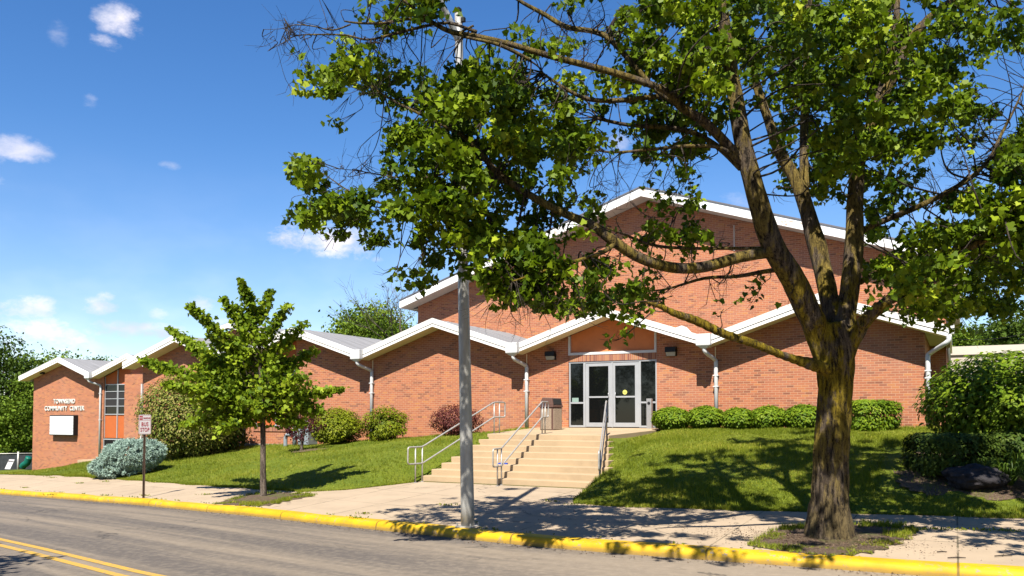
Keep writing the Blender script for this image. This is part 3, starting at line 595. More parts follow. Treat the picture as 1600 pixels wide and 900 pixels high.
# upper hall
up = [(.30, 8.05-(.30+10.05)*.3256), (-10.05, 8.05), (-20.75, 8.05-10.7*.3256)]
TU = .31
def upper():
    y0, yw = 29.2, 30.0
    for (xa, za), (xb, zb_) in ((up[1], up[0]), (up[2], up[1])):
        f = MB(); f.prism([(xa, za), (xb, zb_), (xb, zb_+TU), (xa, za+TU)], y0, y0+.08); f.build('fascia', M_PEEL, bld)
        MB().prism([(xa, za+TU), (xb, zb_+TU), (xb, zb_+TU+.05), (xa, za+TU+.05)], y0-.03, y0+.1).build('roof_edging', mat('edge_metal', col=(.22, .21, .22), rough=.5, metal=.5), bld)
        MB().prism([(xa, za+.01), (xb, zb_+.01), (xb, zb_+.06), (xa, za+.06)], y0+.082, yw-.002).build('soffit', M_SOFG, bld)
        MB().prism([(xa, za+TU-.1), (xb, zb_+TU-.1), (xb, zb_+TU+.03), (xa, za+TU+.03)], y0+.101, 52).build('roof', M_ROOF, bld)
    gable_wall(-20.36, -.22, yw, up, -.5, name='brick_wall')
    MB().box(-20.36, yw+.25, 1.5, -20.11, 51.5, up[2][1]+.2).build('brick_wall', M_BRICK, bld, uvfn=wall_uv); MB().box(-.47, yw+.25, -1, -.22, 51.5, up[0][1]+.12).build('brick_wall', M_BRICK, bld, uvfn=wall_uv)
    for x, s, p in ((.30, 1, up[0]), (-20.75, -1, up[2])):
        MB().box(min(x, x-s*.05), y0+.081, p[1], max(x, x-s*.05), 51.8, p[1]+TU).build('fascia', M_PEEL, bld)
        a, c = sorted((x-s*.055, -.22 if s > 0 else -20.36)); MB().box(a, yw+.0, p[1]+.02, c, 51.5, p[1]+.05).build('soffit', M_SOFG, bld)
    for yy in (31.5, 38.5):
        pts = [(.36, yy, up[0][1]+.1), (.36, yy, up[0][1]-.15), (.1, yy, up[0][1]-.45), (-.15, yy, up[0][1]-.6), (-.15, yy, 1.5)]
        MB().tube(catmull(pts[:4], 4)+[pts[4]], .055, 8).build('downspout', M_DSP, bld, smooth=True)
    MB().box(UY(1147, 350, yw).x-.015, yw-.03, UY(1147, 392, yw).z, UY(1147, 350, yw).x+.015, yw-.004, UY(1147, 352, yw).z).build('conduit', M_SOFG, bld)
upper()
MB().prism([(UY(1050, 525, 26.5).x, UY(1050, 519, 26.5).z), (UY(1104, 525, 26.5).x, UY(1104, 532, 26.5).z-.3), (UY(1072, 520, 26.5).x, UY(1072, 511, 26.5).z)], 26.0, 26.6).build('roof_cricket', M_WHITE, bld)
# raised rear gable above bays four and five
ra, rc = UY(358, 503, 30.5), UY(436, 522, 30.5); rl = UY(345, 511, 30.5)
pts = [(rl.x, ra.z-.3-.12), (ra.x, ra.z-.3), (rc.x, rc.z-.3)]
for (xa, za), (xb, zb_) in zip(pts[:-1], pts[1:]):
    MB().prism([(xa, za), (xb, zb_), (xb, zb_+.22), (xa, za+.22)], 30.4, 30.5).build('fascia', M_WHITE, bld)
    MB().prism([(xa, za+.1), (xb, zb_+.1), (xb, zb_+.28), (xa, za+.28)], 30.501, 40).build('roof', M_ROOF, bld)
gable_wall(rl.x+.05, rc.x-.05, 30.9, pts, 1.5)
# ---- left wing
WF, WW = 31.0, 31.6
wing = [(-49.95, 2.10), (-46.27, 3.13), (-43.36, 2.12), (-40.3, 3.13), (-37.3, 2.12), (-34.2, 3.13), (-31.4, 2.14)]
add_roof(wing, WF, WW, 37.5)
WX0, WX1 = UY(162, 620, WW).x, UY(203, 620, WW).x
wz = lambda py: UY(180, py, WW).z
gable_wall(-49.38, -31.4, WW, wing, -5, [(WX0, WX1, wz(720), 9)])
window_bay(WX0, WX1, WW, wing, wz(600), wz(648), wz(684.5))
MB().box(WX0, WW+.06, wz(720), WX1, WW+.1, wz(685)).build('pane', M_GLASS, bld)
b = MB()
for z in (wz(686.5), wz(698), wz(719)): b.box(WX0, WW+.02, z-.03, WX1, WW+.059, z+.03)
for x in (WX0+.02, (WX0+WX1)/2, WX1-.06): b.box(x, WW+.021, wz(720), x+.04, WW+.058, wz(686))
b.build('window_frame', M_ALU, bld)
b = MB(); b.box(WX1+.0, WW-.35, -5, UY(219, 620, WW).x+1.3, WW-.003, 2.3).build('brick_pier', M_BRICK, bld, uvfn=wall_uv)
spout(-43.36, WF, WW, 2.12, -2.6, dx=.25)
MB().box(-49.38, WW+.25, -5, -49.13, 37, 2.3).build('brick_wall', M_BRICK, bld, uvfn=wall_uv)
MB().box(-49.97, WF+.061, 2.10, -49.92, 37.4, 2.36).build('fascia', M_WHITE, bld)
MB().box(UY(61, 575, WF+.2).x, WF+.25, 2.5, UY(61, 575, WF+.2).x+.2, WF+.45, 2.505+.1).build('vent', M_DARK, bld)
# letters
def text_mesh(txt, name, m, loc, width, height, depth, parent=None, rot=(R(90), 0, 0), space=1.1):
    cu = bpy.data.curves.new(name, 'FONT'); cu.body = txt; cu.extrude = depth; cu.align_x = 'CENTER'; cu.space_character = space; cu.offset = .018
    tmp = bpy.data.objects.new('tmp', cu); C.collection.objects.link(tmp); dg = bpy.context.evaluated_depsgraph_get()
    me = bpy.data.meshes.new_from_object(tmp.evaluated_get(dg)); bpy.data.objects.remove(tmp)
    xs = [v.co.x for v in me.vertices]; ys = [v.co.y for v in me.vertices]; sx_ = width/(max(xs)-min(xs)); sy_ = height/(max(ys)-min(ys)); y0_ = min(ys); x0_ = (max(xs)+min(xs))/2
    for v in me.vertices: v.co.x = (v.co.x-x0_)*sx_; v.co.y = (v.co.y-y0_)*sy_
    me.materials.clear(); me.materials.append(m); o = bpy.data.objects.new(name, me); link(o)
    o.rotation_euler = rot
    if parent: o.parent = parent; o.location = Vector(loc)-parent.location
    else: o.location = loc
    return o
M_LET = mat('cast_letters', col=(.80, .78, .72), rough=.4)
a = UY(101, 630.5, WW); text_mesh('TOWNSEND', 'lettering', M_LET, (a.x, WW-.03, a.z), UY(118, 630, WW).x-UY(84.5, 630, WW).x, .27, .02, bld)
a = UY(101, 641.5, WW); text_mesh('COMMUNITY  CENTER', 'lettering', M_LET, (a.x, WW-.03, a.z), UY(132, 630, WW).x-UY(70.5, 630, WW).x, .27, .02, bld)
# message board on the wing
sa, sb = UY(76.5, 680, WW-.3), UY(115, 648.5, WW-.3)
sg = thing('message_board', ((sa.x+sb.x)/2, WW, sa.z), 'blank white letter board box on the brick wall under TOWNSEND COMMUNITY CENTER', 'sign')
MB().box(sa.x, WW-.28, sa.z, sb.x, WW-.004, sb.z).build('case', M_BLACK, sg, bevel=.01)
b = MB(); n = 6
for k in range(n):
    z0 = sa.z+.05+(sb.z-sa.z-.1)*k/n; z1 = sa.z+.05+(sb.z-sa.z-.1)*(k+1)/n-.012; b.box(sa.x+.04, WW-.296, z0, sb.x-.04, WW-.281, z1)
b.build('face_panel', mat('sign_white', col=(.83, .83, .82), rough=.4), sg)
# ---- low annex on the right
an = thing('flat_roofed_annex', (8, 34, -.4), 'low cream flat roofed annex wall rising behind the large leafy bush at far right', 'building')
az_ = UY(1500, 541.5, 34).z
MB().box(-.2, 34, -1.5, 30, 46, az_-.02).build('wall', mat('cream_wall', var((.66, .58, .48), .04, 1, (1, 1, 1), 0), rough=.7), an)
MB().box(-.2, 33.93, az_-.30, 30.1, 46.1, az_).build('fascia', mat('cream_fascia', var((.74, .67, .57), .04, 1, (1, 1, 1), 0), rough=.6), an)
# ---------------------------------------------------------------- stairs + landing
stp = thing('entrance_steps', (-9.8, 17.9, -1.66), 'broad pale concrete steps with eight risers leading up to the glass entrance doors', 'steps')
b = MB(); N = 8; rz_ = 1.16/N; td = (YST1-YST0)/(N-1)
for k in range(N):
    y = YST0+td*k if k < N-1 else YST1; ztop = -1.66+rz_*(k+1); ybk = YST1+.6 if k == N-1 else YST1+.02
    if k < N-1: yn = y; b.hexa([(edge_l(yn), yn, -2.1), (edge_r(yn), yn, -2.1), (edge_r(yn)-.0, yn+td+.3 if k < N-2 else YST1+.02, -2.1), (edge_l(yn), yn+td+.3 if k < N-2 else YST1+.02, -2.1), (edge_l(yn), yn, ztop), (edge_r(yn), yn, ztop), (edge_r(yn), yn+td+.3 if k < N-2 else YST1-.003, ztop), (edge_l(yn), yn+td+.3 if k < N-2 else YST1-.003, ztop)])
b.build('steps', M_STEP, stp, bevel=.012, uvfn=lambda v, n: (v.x, v.y))
MB().hexa([(-11.6, YST1, -2.1), (-7.97, YST1, -2.1), (-7.7, YW-.001, -2.1), (-12.2, YW-.001, -2.1), (-11.6, YST1, -.5), (-7.97, YST1, -.5), (-7.7, YW-.001, -.375), (-12.2, YW-.001, -.375)]).build('landing', M_STEP, stp, bevel=.012, uvfn=lambda v, n: (v.x, v.y))
# handrails
M_RAIL = mat('galvanised_rail', var((.58, .55, .50), .12, 12, (1, 1, 1), .1, 60), rough=.42, metal=.35)
def handrail(xb, xt, label):
    o = thing('handrail', (xb, YST0, -1.66), label, 'handrail', 'steel handrails on the entrance steps'); r = .021
    yb, yt = YST0-.02, YST1+.22; zb_, zt_ = -1.66, -.49; H = .88; Mid = .46
    b0 = Vector((xb, yb, zb_)); t0 = Vector((xt, yt, zt_)); d = Vector((xb-xt, yb-yt, 0)).normalized()
    eb = b0+d*.52; et = t0-d*.50
    def up_(v, h): return v+Vector((0, 0, h))
    def bend(pts, rr=.07):
        out = []
        n = len(pts)
        for i, p in enumerate(pts):
            a = pts[i-1]; c = pts[(i+1) % n]; va = (a-p).normalized(); vc = (c-p).normalized(); q = min(rr, (a-p).length/2.2, (c-p).length/2.2)
            p1, p2 = p+va*q, p+vc*q
            for k in range(5): t_ = k/4; out.append(p1*(1-t_)**2+p*2*t_*(1-t_)+p2*t_**2)
        return out
    loop = bend([up_(eb, H), up_(b0, H), up_(t0, H), up_(et, H), up_(et, Mid), up_(t0, Mid), up_(b0, Mid), up_(eb, Mid)])
    MB().tube(loop, r, 10, closed=True).build('rail_loop', M_RAIL, o, smooth=True)
    for p in (b0+d*.25, b0+Vector((0, 0, 0)), t0, t0-d*.24):
        zz = G(p.x, p.y) if p.y < YST0 else (-.5 if p.y > YST1 else -1.66)
        MB().tube([(p.x, p.y, zz-.02), (p.x, p.y, zb_+H if p.y < YST0+.1 else zt_+H)], r*.9, 10).build('post', M_RAIL, o, smooth=True)
        MB().tube([(p.x, p.y, zz-.01), (p.x, p.y, zz+.012)], .045, 12).build('base_plate', M_RAIL, o)
handrail(UZ(655, 753, -1.66).x, -11.50, 'leftmost steel handrail beside the grass bank')
handrail(UZ(769, 760, -1.66).x, -10.0, 'middle steel handrail that splits the concrete steps, in front of the trash can')
handrail(-7.15, -8.13, 'right hand steel handrail ending in front of the glass doors')
# blue scrap
q = UZ(779, 726, -1.66+rz_*3); lt = MB(); k = 8
for i in range(k-1):
    a0, a1 = i/(k-1), (i+1)/(k-1); h = lambda s: .02+.018*math.sin(s*9)
    lt.hexa([(a0*.26-.13, -.03, 0), (a1*.26-.13, -.04, 0), (a1*.26-.13, .04, 0), (a0*.26-.13, .05, 0), (a0*.26-.13, -.02, h(a0)), (a1*.26-.13, -.02, h(a1)), (a1*.26-.13, .03, h(a1)), (a0*.26-.13, .03, h(a0))])
o = lt.build('litter', mat('blue_plastic', col=(.02, .07, .45), rough=.4)); o.location = (q.x, YST0+td*2+.24, -1.66+rz_*3+.001); tag(o, 'small blue piece of litter lying on a concrete step', 'litter')
# trash can
q = UZ(861, 671.5, -.42); tr = thing('trash_can', (q.x, q.y, -.437), 'square pebbled concrete trash can with brown hooded lid, left of the entrance doors', 'trash can', rz=R(38))
M_AGG = mat('pebble_aggregate', var((.50, .38, .27), .3, 60, (1, 1, 1), .6, 90, .01), rough=.9); M_BRN = mat('brown_plastic', col=(.17, .095, .075), rough=.45)
def lb(mb, name, m, par, bevel=0, sm=False):
    o = mb.build(name, m, None, bevel=bevel, smooth=sm); o.parent = par; return o
lb(MB().box(-.24, -.24, .0, .24, .24, .70), 'body', M_BRN, tr, .01)
for s in (0, 1, 2, 3):
    p = MB(); p.box(-.20, -.262, .03, .20, -.235, .66); o = lb(p, 'side_panel', M_AGG, tr, .005); o.rotation_euler = (0, 0, s*math.pi/2)
ld = MB(); ld.box(-.265, -.265, .70, .265, .265, .76); lb(ld, 'lid_rim', M_BRN, tr, .012)
hd = MB(); hd.hexa([(-.25, -.25, .76), (.25, -.25, .76), (.25, .25, .76), (-.25, .25, .76), (-.15, -.25, 1.0), (.21, -.25, .98), (.21, .25, .98), (-.15, .25, 1.0)]); lb(hd, 'hood', M_BRN, tr, .015)
op = MB(); op.hexa([(.254, -.2, .785), (.257, -.2, .785), (.257, .2, .785), (.254, .2, .785), (.219, -.2, .955), (.222, -.2, .955), (.222, .2, .955), (.219, .2, .955)]); lb(op, 'opening', M_DARK, tr)
tr.rotation_euler = (0, 0, R(-12))
# call post
q = UZ(1015, 671, -.41); cp = thing('door_button_post', (q.x, q.y, -.45), 'square grey metal post with round push button beside the entrance doors', 'post')
lb(MB().box(-.08, -.06, 0, .08, .08, .98), 'post', mat('brushed_steel', var((.55, .54, .53), .04, 4, (1, 1, 8), 0), rough=.35, metal=.5), cp, .008)
o = lb(MB().tube([(0, -.07, .84), (0, -.052, .84)], .045, 20), 'button', M_BLACK, cp); 
# ---------------------------------------------------------------- light pole
q = UZ(731, 815, -1.72); PX, PY = q.x, q.y; zg = G(PX, PY)
lp = thing('street_light_pole', (PX, PY, zg), 'tall round galvanised street light pole with upward arm, at the kerb before the steps', 'street lamp')
M_POLE = mat('galvanised_pole', var((.62, .60, .55), .16, 5, (1, 1, .3), .15, 60), rough=.42, metal=.3)
tp = ray(716.5, 22)*13.63; Hh = tp.z-zg; tx = tp.x-PX; ty = tp.y-PY
n = 24; pts = [(tx*i/n, ty*i/n, Hh*i/n) for i in range(n+1)]; rad = [.112-.048*i/n for i in range(n+1)]
lb(MB().tube(pts, rad, 28), 'pole', M_POLE, lp, sm=True)
b = MB(); b.box(-.15, -.15, -.01, .15, .15, .02)
for sx_ in (-1, 1):
    for sy_ in (-1, 1): b.tube([(sx_*.125, sy_*.125, .02), (sx_*.125, sy_*.125, .07)], .014, 8)
lb(b, 'base_plate', M_POLE, lp)
a1 = Vector((tx, ty, Hh-.45)); tip = ray(655, -60)*13.0-Vector((PX, PY, zg))
lb(MB().tube(catmull([a1, a1+(tip-a1)*.35+Vector((0, 0, .05)), tip], 6), [.055]*6+[.05]*7, 14), 'arm', M_POLE, lp, sm=True)
hdv = tip+(tip-a1).normalized()*.35; lb(MB().tube([tip, tip+(hdv-tip)*.2, hdv, hdv+(hdv-tip)*.5], [.06, .14, .17, .08], 14), 'lamp_head', M_POLE, lp, sm=True)
b = MB(); b.box(tx-.05, ty-.04, Hh-.02, tx+.03, ty+.05, Hh+.10).box(tx+.06, ty-.03, Hh-.15, tx+.12, ty+.03, Hh-.08); lb(b, 'cap_bracket', M_DARK, lp)
# overhead wires at right
for i, (a, c) in enumerate((((1500, 542, 40), (1700, 490, 26)), ((1470, 527, 42), (1700, 488, 34)))):
    A = UD(*a); B_ = UD(*c); pts = [A.lerp(B_, k/12)-Vector((0, 0, .5*4*(k/12)*(1-k/12))) for k in range(13)]
    tag(MB().tube(pts, .012, 5).build('overhead_wire', M_BLACK), ['thin black overhead wire sagging low over the cream annex roof', 'thin black overhead wire higher up against the cloud at right'][i], 'wire')
# ---------------------------------------------------------------- bus stop sign
q = UZ(224.5, 777, -2.08); zg = G(q.x, q.y); bs = thing('bus_stop_sign', (q.x, q.y, zg), 'white no parking bus stop sign with red letters on a brown steel post', 'sign')
ang = math.atan2(-q.x, q.y)   # face the camera
bs.rotation_euler = (0, 0, ang*-1+0) if False else (0, 0, math.atan2(0-q.y, 0-q.x)+math.pi/2+R(14))
k = F/q.length; Hs = -zg+(650-648)/1315*21.3
b = MB(); b.box(-.028, 0, -.1, -.018, .03, Hs-.46).box(.018, 0, -.1, .028, .03, Hs-.46).box(-.0175, .018, -.1, .0175, .028, Hs-.05); lb(b, 'post', mat('brown_steel', var((.13, .085, .06), .2, 20, (1, 1, 1), 0), rough=.6), bs)
M_SW = mat('sign_face_white', col=(.72, .68, .68), rough=.4); M_SR = mat('sign_red', col=(.42, .03, .05), rough=.5)
zb1 = Hs-.50
pl = MB(); rr = .03; W2, H2 = .148, .50; P8 = []
for cx, cz, a0 in ((W2-rr, rr, -90), (W2-rr, H2-rr, 0), (-W2+rr, H2-rr, 90), (-W2+rr, rr, 180)):
    for j in range(5): a = R(a0+j*22.5); P8.append((cx+rr*math.cos(a), zb1+cz+rr*math.sin(a)))
pl.prism(P8, -.006, -.002); lb(pl, 'plate', M_SW, bs)
b = MB(); 
for (x0, z0, x1, z1) in ((-W2+.012, zb1+.352, W2-.012, zb1+.358), (-W2+.012, zb1+.012, -W2+.017, zb1+H2-.012), (W2-.017, zb1+.012, W2-.012, zb1+H2-.012), (-W2+.02, zb1+H2-.016, W2-.02, zb1+H2-.012), (-W2+.02, zb1+.012, W2-.02, zb1+.016)): b.box(x0, -.0078, z0, x1, -.0062, z1)
lb(b, 'border', mat('sign_pink_red', col=(.5, .12, .14), rough=.5), bs)
b = MB(); b.box(-.135, -.0079, zb1+.37, -.055, -.0062, zb1+.47); lb(b, 'red_block', M_SR, bs)
def stx(txt, z, w_, h_, m, x=0):
    o = text_mesh(txt, 'lettering', m, (0, 0, 0), w_, h_, .001); o.parent = bs; o.location = (x, -.0095, z)
stx('BUS', zb1+.205, .165, .105, M_SR); stx('STOP', zb1+.065, .215, .105, M_SR); stx('NO', zb1+.40, .065, .042, M_SW, -.095); stx('PARKING', zb1+.39, .165, .045, M_SR, .045)
# ---------------------------------------------------------------- gas meter cabinet
q = UY(478, 694, 24.2); mt = thing('utility_cabinet', (q.x, 24.3, G(q.x, 24.2)), 'grey utility cabinet with fat curved grey pipes against the brick wall', 'utility box')
M_GREY = mat('grey_utility_paint', var((.30, .34, .36), .08, 4, (1, 1, 1), 0), rough=.5)
kk = 1315/31.5
b = MB(); b.box(-.25, -.28, .03, .26, .25, .62); b.hexa([(-.25, -.28, .62), (.26, -.28, .62), (.26, .25, .62), (-.25, .25, .62), (-.10, -.12, .82), (.12, -.12, .82), (.12, .1, .82), (-.10, .1, .82)])
lb(b, 'cabinet', M_GREY, mt, .02)
lb(MB().tube(catmull([(-1.0, -.1, -.1), (-1.0, -.1, .25), (-.95, -.1, .36), (-.82, -.1, .40), (-.25, -.1, .40)], 5), .075, 14), 'pipe', M_GREY, mt, sm=True)
lb(MB().tube([(-.55, -.1, -.1), (-.55, -.1, .72)], .085, 14), 'pipe', M_GREY, mt, sm=True)
lb(MB().tube(catmull([(-.5, -.1, .62), (-.35, -.1, .66), (-.25, -.1, .6)], 4), .06, 12), 'pipe', M_GREY, mt, sm=True)
lb(MB().tube([(0, 0, .8), (0, 0, .92)], .05, 12), 'vent_cap', M_GREY, mt, sm=True)
# ---------------------------------------------------------------- left steps, fence, playground
sp = thing('side_steps', (-44.5, 29.5, -3.2), 'small flight of worn concrete side steps climbing the grass by the left wing', 'steps')
for i, (px, py, wd) in enumerate(((118, 735.5, .9), (130, 727, 1.0), (144, 718.5, 1.0))):
    p = UD(px, py, 36.6+i*.6); MB().box(p.x-wd*.6, p.y-.3, p.z-.8, p.x+wd*.9, p.y+1.0, p.z).build('tread', M_STEP, sp, bevel=.01, uvfn=lambda v, n: (v.x, v.y))
p = UD(85, 741.5, 40); 
b = MB(); 
pp = [UD(62, 743.2, 39.5), UD(92, 743.8, 38.5), UD(118, 737.5, 43.5), UD(96, 737.5, 44.5)]
b.hexa([v-Vector((0, 0, .6)) for v in pp]+pp); b.build('lower_pad', M_STEP, sp, uvfn=lambda v, n: (v.x, v.y))
MB().hexa([pp[0]+Vector((0, -.05, -.10)), pp[1]+Vector((0, -.05, -.10)), pp[1]+Vector((0, -.004, -.10)), pp[0]+Vector((0, -.004, -.10)), pp[0]+Vector((0, -.05, .01)), pp[1]+Vector((0, -.05, .01)), pp[1]+Vector((0, -.004, .01)), pp[0]+Vector((0, -.004, .01))]).build('painted_edge', M_ORANGE, sp)
fz = UD(28, 735, 53).z; A = UD(-70, 737, 53); B_ = UD(52, 735.5, 53); fe = thing('chain_link_fence', (B_.x, B_.y, fz), 'chain link fence with dark privacy screen beyond the left wing', 'fence')
Hf = 27/1315*53
def fp(s, z=0): return A.lerp(B_, s)*1+Vector((0, 0, z))
for s in (0, .4, .803, 1.0): p = fp(s); MB().tube([(p.x, p.y, p.z-.3), (p.x, p.y, p.z+Hf+.12)], .06, 10).build('post', M_RAIL, fe, smooth=True)
MB().tube([fp(0, Hf), fp(1, Hf)], .03, 8).build('top_rail', M_RAIL, fe, smooth=True)
b = MB(); a_, c_ = fp(0), fp(1); nrm = Vector((0, .03, 0)); b.hexa([a_+nrm, c_+nrm, c_+nrm*2, a_+nrm*2, fp(0, Hf-.03)+nrm, fp(1, Hf-.03)+nrm, fp(1, Hf-.03)+nrm*2, fp(0, Hf-.03)+nrm*2]); b.build('screen', mat('dark_screen', var((.05, .055, .06), .2, 6, (1, 1, 1), 0), rough=.8), fe)
sgn = thing('leaning_board', UD(12, 733, 51.5), 'small white board leaning against the dark fence screen', 'board'); k = 51.5/1315
b = MB(); b.hexa([(-8*k, 0, 0), (6*k, 0, 0), (6*k, .03, 0), (-8*k, .03, 0), (-3*k, .15, 15*k), (11*k, .15, 15*k), (11*k, .18, 15*k), (-3*k, .18, 15*k)]); lb(b, 'board', M_SW, sgn)
b = MB(); b.hexa([(-4*k, .11, 11*k), (9*k, .11, 11*k), (9*k, .12, 11*k), (-4*k, .12, 11*k), (-3.6*k, .13, 13*k), (9.6*k, .13, 13*k), (9.6*k, .14, 13*k), (-3.6*k, .14, 13*k)]); lb(b, 'dark_stripe', M_DARK, sgn)
M_PG = mat('green_plastic', col=(.01, .16, .11), rough=.35); M_PR = mat('red_plastic', col=(.5, .05, .04), rough=.4)
ps = thing('playground_slide', UD(42, 733, 51.8), 'curved green plastic tube slide with red deck behind the fence post', 'slide'); 
lb(MB().tube(catmull([(-.45, 0, .12), (-.3, 0, .25), (.0, 0, .38), (.12, 0, .58), (.2, 0, .72)], 5), [.2]*5+[.2]*16, 14), 'slide_tube', M_PG, ps, sm=True)
lb(MB().box(-.35, .3, .55, .7, .9, .72), 'deck', M_PR, ps, .03)
for x in (.3, .6): lb(MB().tube([(x, .3, -.1), (x, .3, .6)], .04, 8), 'leg', M_PG, ps)
# ---------------------------------------------------------------- trees
def ground_z(x, y): return G(x, y)
def remeshed(mb, name, m, parent, origin, voxel, disp=.0):
    me = bpy.data.meshes.new('tmp'); me.from_pydata(mb.v, [], mb.f); o = bpy.data.objects.new('tmp', me); C.collection.objects.link(o)
    md = o.modifiers.new('r', 'REMESH'); md.mode = 'VOXEL'; md.voxel_size = voxel
    sm_ = o.modifiers.new('s', 'SMOOTH'); sm_.iterations = 5; sm_.factor = .6
    dg = bpy.context.evaluated_depsgraph_get(); nm = bpy.data.meshes.new_from_object(o.evaluated_get(dg)); bpy.data.objects.remove(o)
    nv = len(nm.vertices); co = np.empty(nv*3, np.float32); nm.vertices.foreach_get('co', co); co = co.reshape(-1, 3); no = np.empty(nv*3, np.float32); nm.vertices.foreach_get('normal', no); no = no.reshape(-1, 3)
    if disp:
        x, y, z = co[:, 0], co[:, 1], co[:, 2]; an = np.arctan2(y-origin[1], x-origin[0])
        h = np.sin(an*11+2.2*np.sin(z*2.3)+z*.9)*.5+np.sin(an*19+1.7*np.sin(z*3.1+1)+1)*.35+np.sin(x*37+z*5)*np.sin(y*33-z*4)*.4
        fac = np.clip(1-(z-origin[2]-2.2)/1.5, .35, 1); co = co+no*(h*disp*fac)[:, None]
    nm.vertices.foreach_set('co', (co-np.array(origin, np.float32)).astype(np.float32).ravel()); nm.materials.clear(); nm.materials.append(m)
    for p in nm.polygons: p.use_smooth = True
    nm.update(); ob = bpy.data.objects.new(name, nm); link(ob, parent); ob.location = Vector(origin)-parent.location; return ob
# big maple
base = UZ(1296, 838, -1.73); bz_ = G(base.x, base.y); TO = (base.x, base.y, bz_)
maple = thing('maple_tree', TO, 'large old spreading maple with mossy forked trunk beside the yellow kerb', 'tree')
def limb(pts):
    k = .80 if max(p[3] for p in pts) < .125 else (.9 if max(p[3] for p in pts) < .22 else 1)
    return [tuple(UD(px, py, d))+(r*k,) for px, py, d, r in pts]
L = {}
bd = (base.x*-math.sin(YAW)+base.y*math.cos(YAW))
L['trunk'] = limb([(1294, 862, bd, .36), (1294, 838, bd, .30), (1296, 800, bd, .262), (1298, 740, bd, .248), (1300, 680, bd, .238), (1305, 620, bd, .232), (1306, 570, bd, .258), (1303, 535, bd, .26), (1297, 505, bd, .19)])
L['A'] = limb([(1302, 590, bd, .20), (1283, 530, bd, .205), (1262, 485, bd-.1, .20), (1236, 432, bd-.2, .195), (1208, 385, bd-.3, .18), (1188, 325, bd-.4, .165), (1168, 255, bd-.4, .15), (1155, 190, bd-.4, .13), (1142, 110, bd-.3, .12), (1128, 10, bd-.3, .10), (1118, -90, bd-.2, .07), (1100, -240, bd, .04)])
L['B'] = limb([(1318, 580, bd+.1, .15), (1303, 520, bd+.15, .15), (1294, 460, bd+.3, .15), (1278, 390, bd+.5, .16), (1258, 320, bd+.6, .13), (1243, 280, bd+.7, .115), (1220, 240, bd+.8, .105), (1202, 190, bd+.9, .09), (1182, 130, bd+1, .075), (1170, 60, bd+1.1, .05)])
L['C'] = limb([(1312, 580, bd, .15), (1322, 500, bd+.05, .15), (1330, 430, bd+.1, .155), (1335, 370, bd+.1, .15), (1337, 300, bd+.15, .13), (1345, 235, bd+.2, .11), (1372, 170, bd+.3, .09), (1400, 110, bd+.3, .085), (1432, 50, bd+.3, .07), (1480, 5, bd+.3, .05), (1540, -30, bd+.4, .035)])
L['C2'] = limb([(1345, 240, bd+.2, .09), (1372, 160, bd+.5, .08), (1392, 80, bd+.7, .07), (1402, 0, bd+.8, .055), (1395, -120, bd+1, .03)])
L['B2'] = limb([(1258, 320, bd+.6, .09), (1256, 240, bd+.9, .085), (1258, 150, bd+1.2, .08), (1262, 60, bd+1.4, .065), (1268, -80, bd+1.5, .04)])
L['A1'] = limb([(1196, 395, bd-.3, .10), (1155, 402, bd-.5, .10), (1100, 417, bd-.8, .095), (1050, 418, bd-1.1, .09), (1000, 403, bd-1.3, .085), (960, 378, bd-1.4, .085), (925, 352, bd-1.4, .075), (885, 335, bd-1.4, .065), (840, 312, bd-1.4, .06), (780, 272, bd-1.3, .052), (735, 222, bd-1.3, .04), (700, 200, bd-1.2, .028), (610, 155, bd-1.1, .018), (578, 132, bd-1.1, .008)])
L['A2'] = limb([(1166, 262, bd-.4, .09), (1135, 225, bd-.5, .088), (1100, 190, bd-.7, .082), (1062, 165, bd-.8, .075), (1040, 142, bd-.9, .06), (980, 120, bd-1, .06), (920, 103, bd-1.1, .055), (868, 90, bd-1.2, .05), (800, 70, bd-1.2, .047), (750, 58, bd-1.2, .045), (700, 48, bd-1.2, .04), (662, 25, bd-1.2, .03), (625, -5, bd-1.2, .02)])
L['A2b'] = limb([(1060, 163, bd-.8, .05), (1020, 135, bd-.7, .045), (960, 68, bd-.6, .05), (930, 50, bd-.5, .045), (885, 42, bd-.5, .045), (850, 22, bd-.4, .04), (810, 0, bd-.4, .03), (770, -30, bd-.4, .02)])
L['A3'] = limb([(1158, 262, bd-.4, .07), (1125, 232, bd-.2, .055), (1085, 208, bd, .05), (1040, 199, bd+.1, .045), (980, 195, bd+.2, .035), (930, 184, bd+.2, .03)])
L['A4'] = limb([(1158, 258, bd-.4, .05), (1128, 232, bd-.6, .035), (1080, 228, bd-.8, .03), (1030, 232, bd-1, .025), (960, 238, bd-1, .02), (920, 232, bd-1, .015)])
L['A5'] = limb([(1100, 188, bd-.7, .045), (1062, 160, bd-.6, .045), (1040, 150, bd-.5, .045), (980, 156, bd-.4, .045), (935, 157, bd-.4, .04), (905, 150, bd-.4, .035), (870, 130, bd-.4, .025), (845, 112, bd-.4, .02)])
L['low'] = limb([(1296, 578, bd-.1, .115), (1262, 568, bd-.3, .105), (1225, 556, bd-.5, .092), (1180, 538, bd-.7, .082), (1130, 521, bd-.9, .072), (1090, 502, bd-1, .07), (1055, 490, bd-1.1, .055), (1030, 478, bd-1.2, .04), (1000, 470, bd-1.3, .02)])
L['R'] = limb([(1338, 372, bd+.1, .07), (1352, 358, bd+.1, .06), (1385, 343, bd, .058), (1430, 325, bd-.1, .052), (1480, 300, bd-.2, .046), (1520, 275, bd-.3, .04), (1548, 245, bd-.3, .035), (1562, 215, bd-.3, .028), (1590, 160, bd-.3, .018), (1605, 120, bd-.3, .008)])
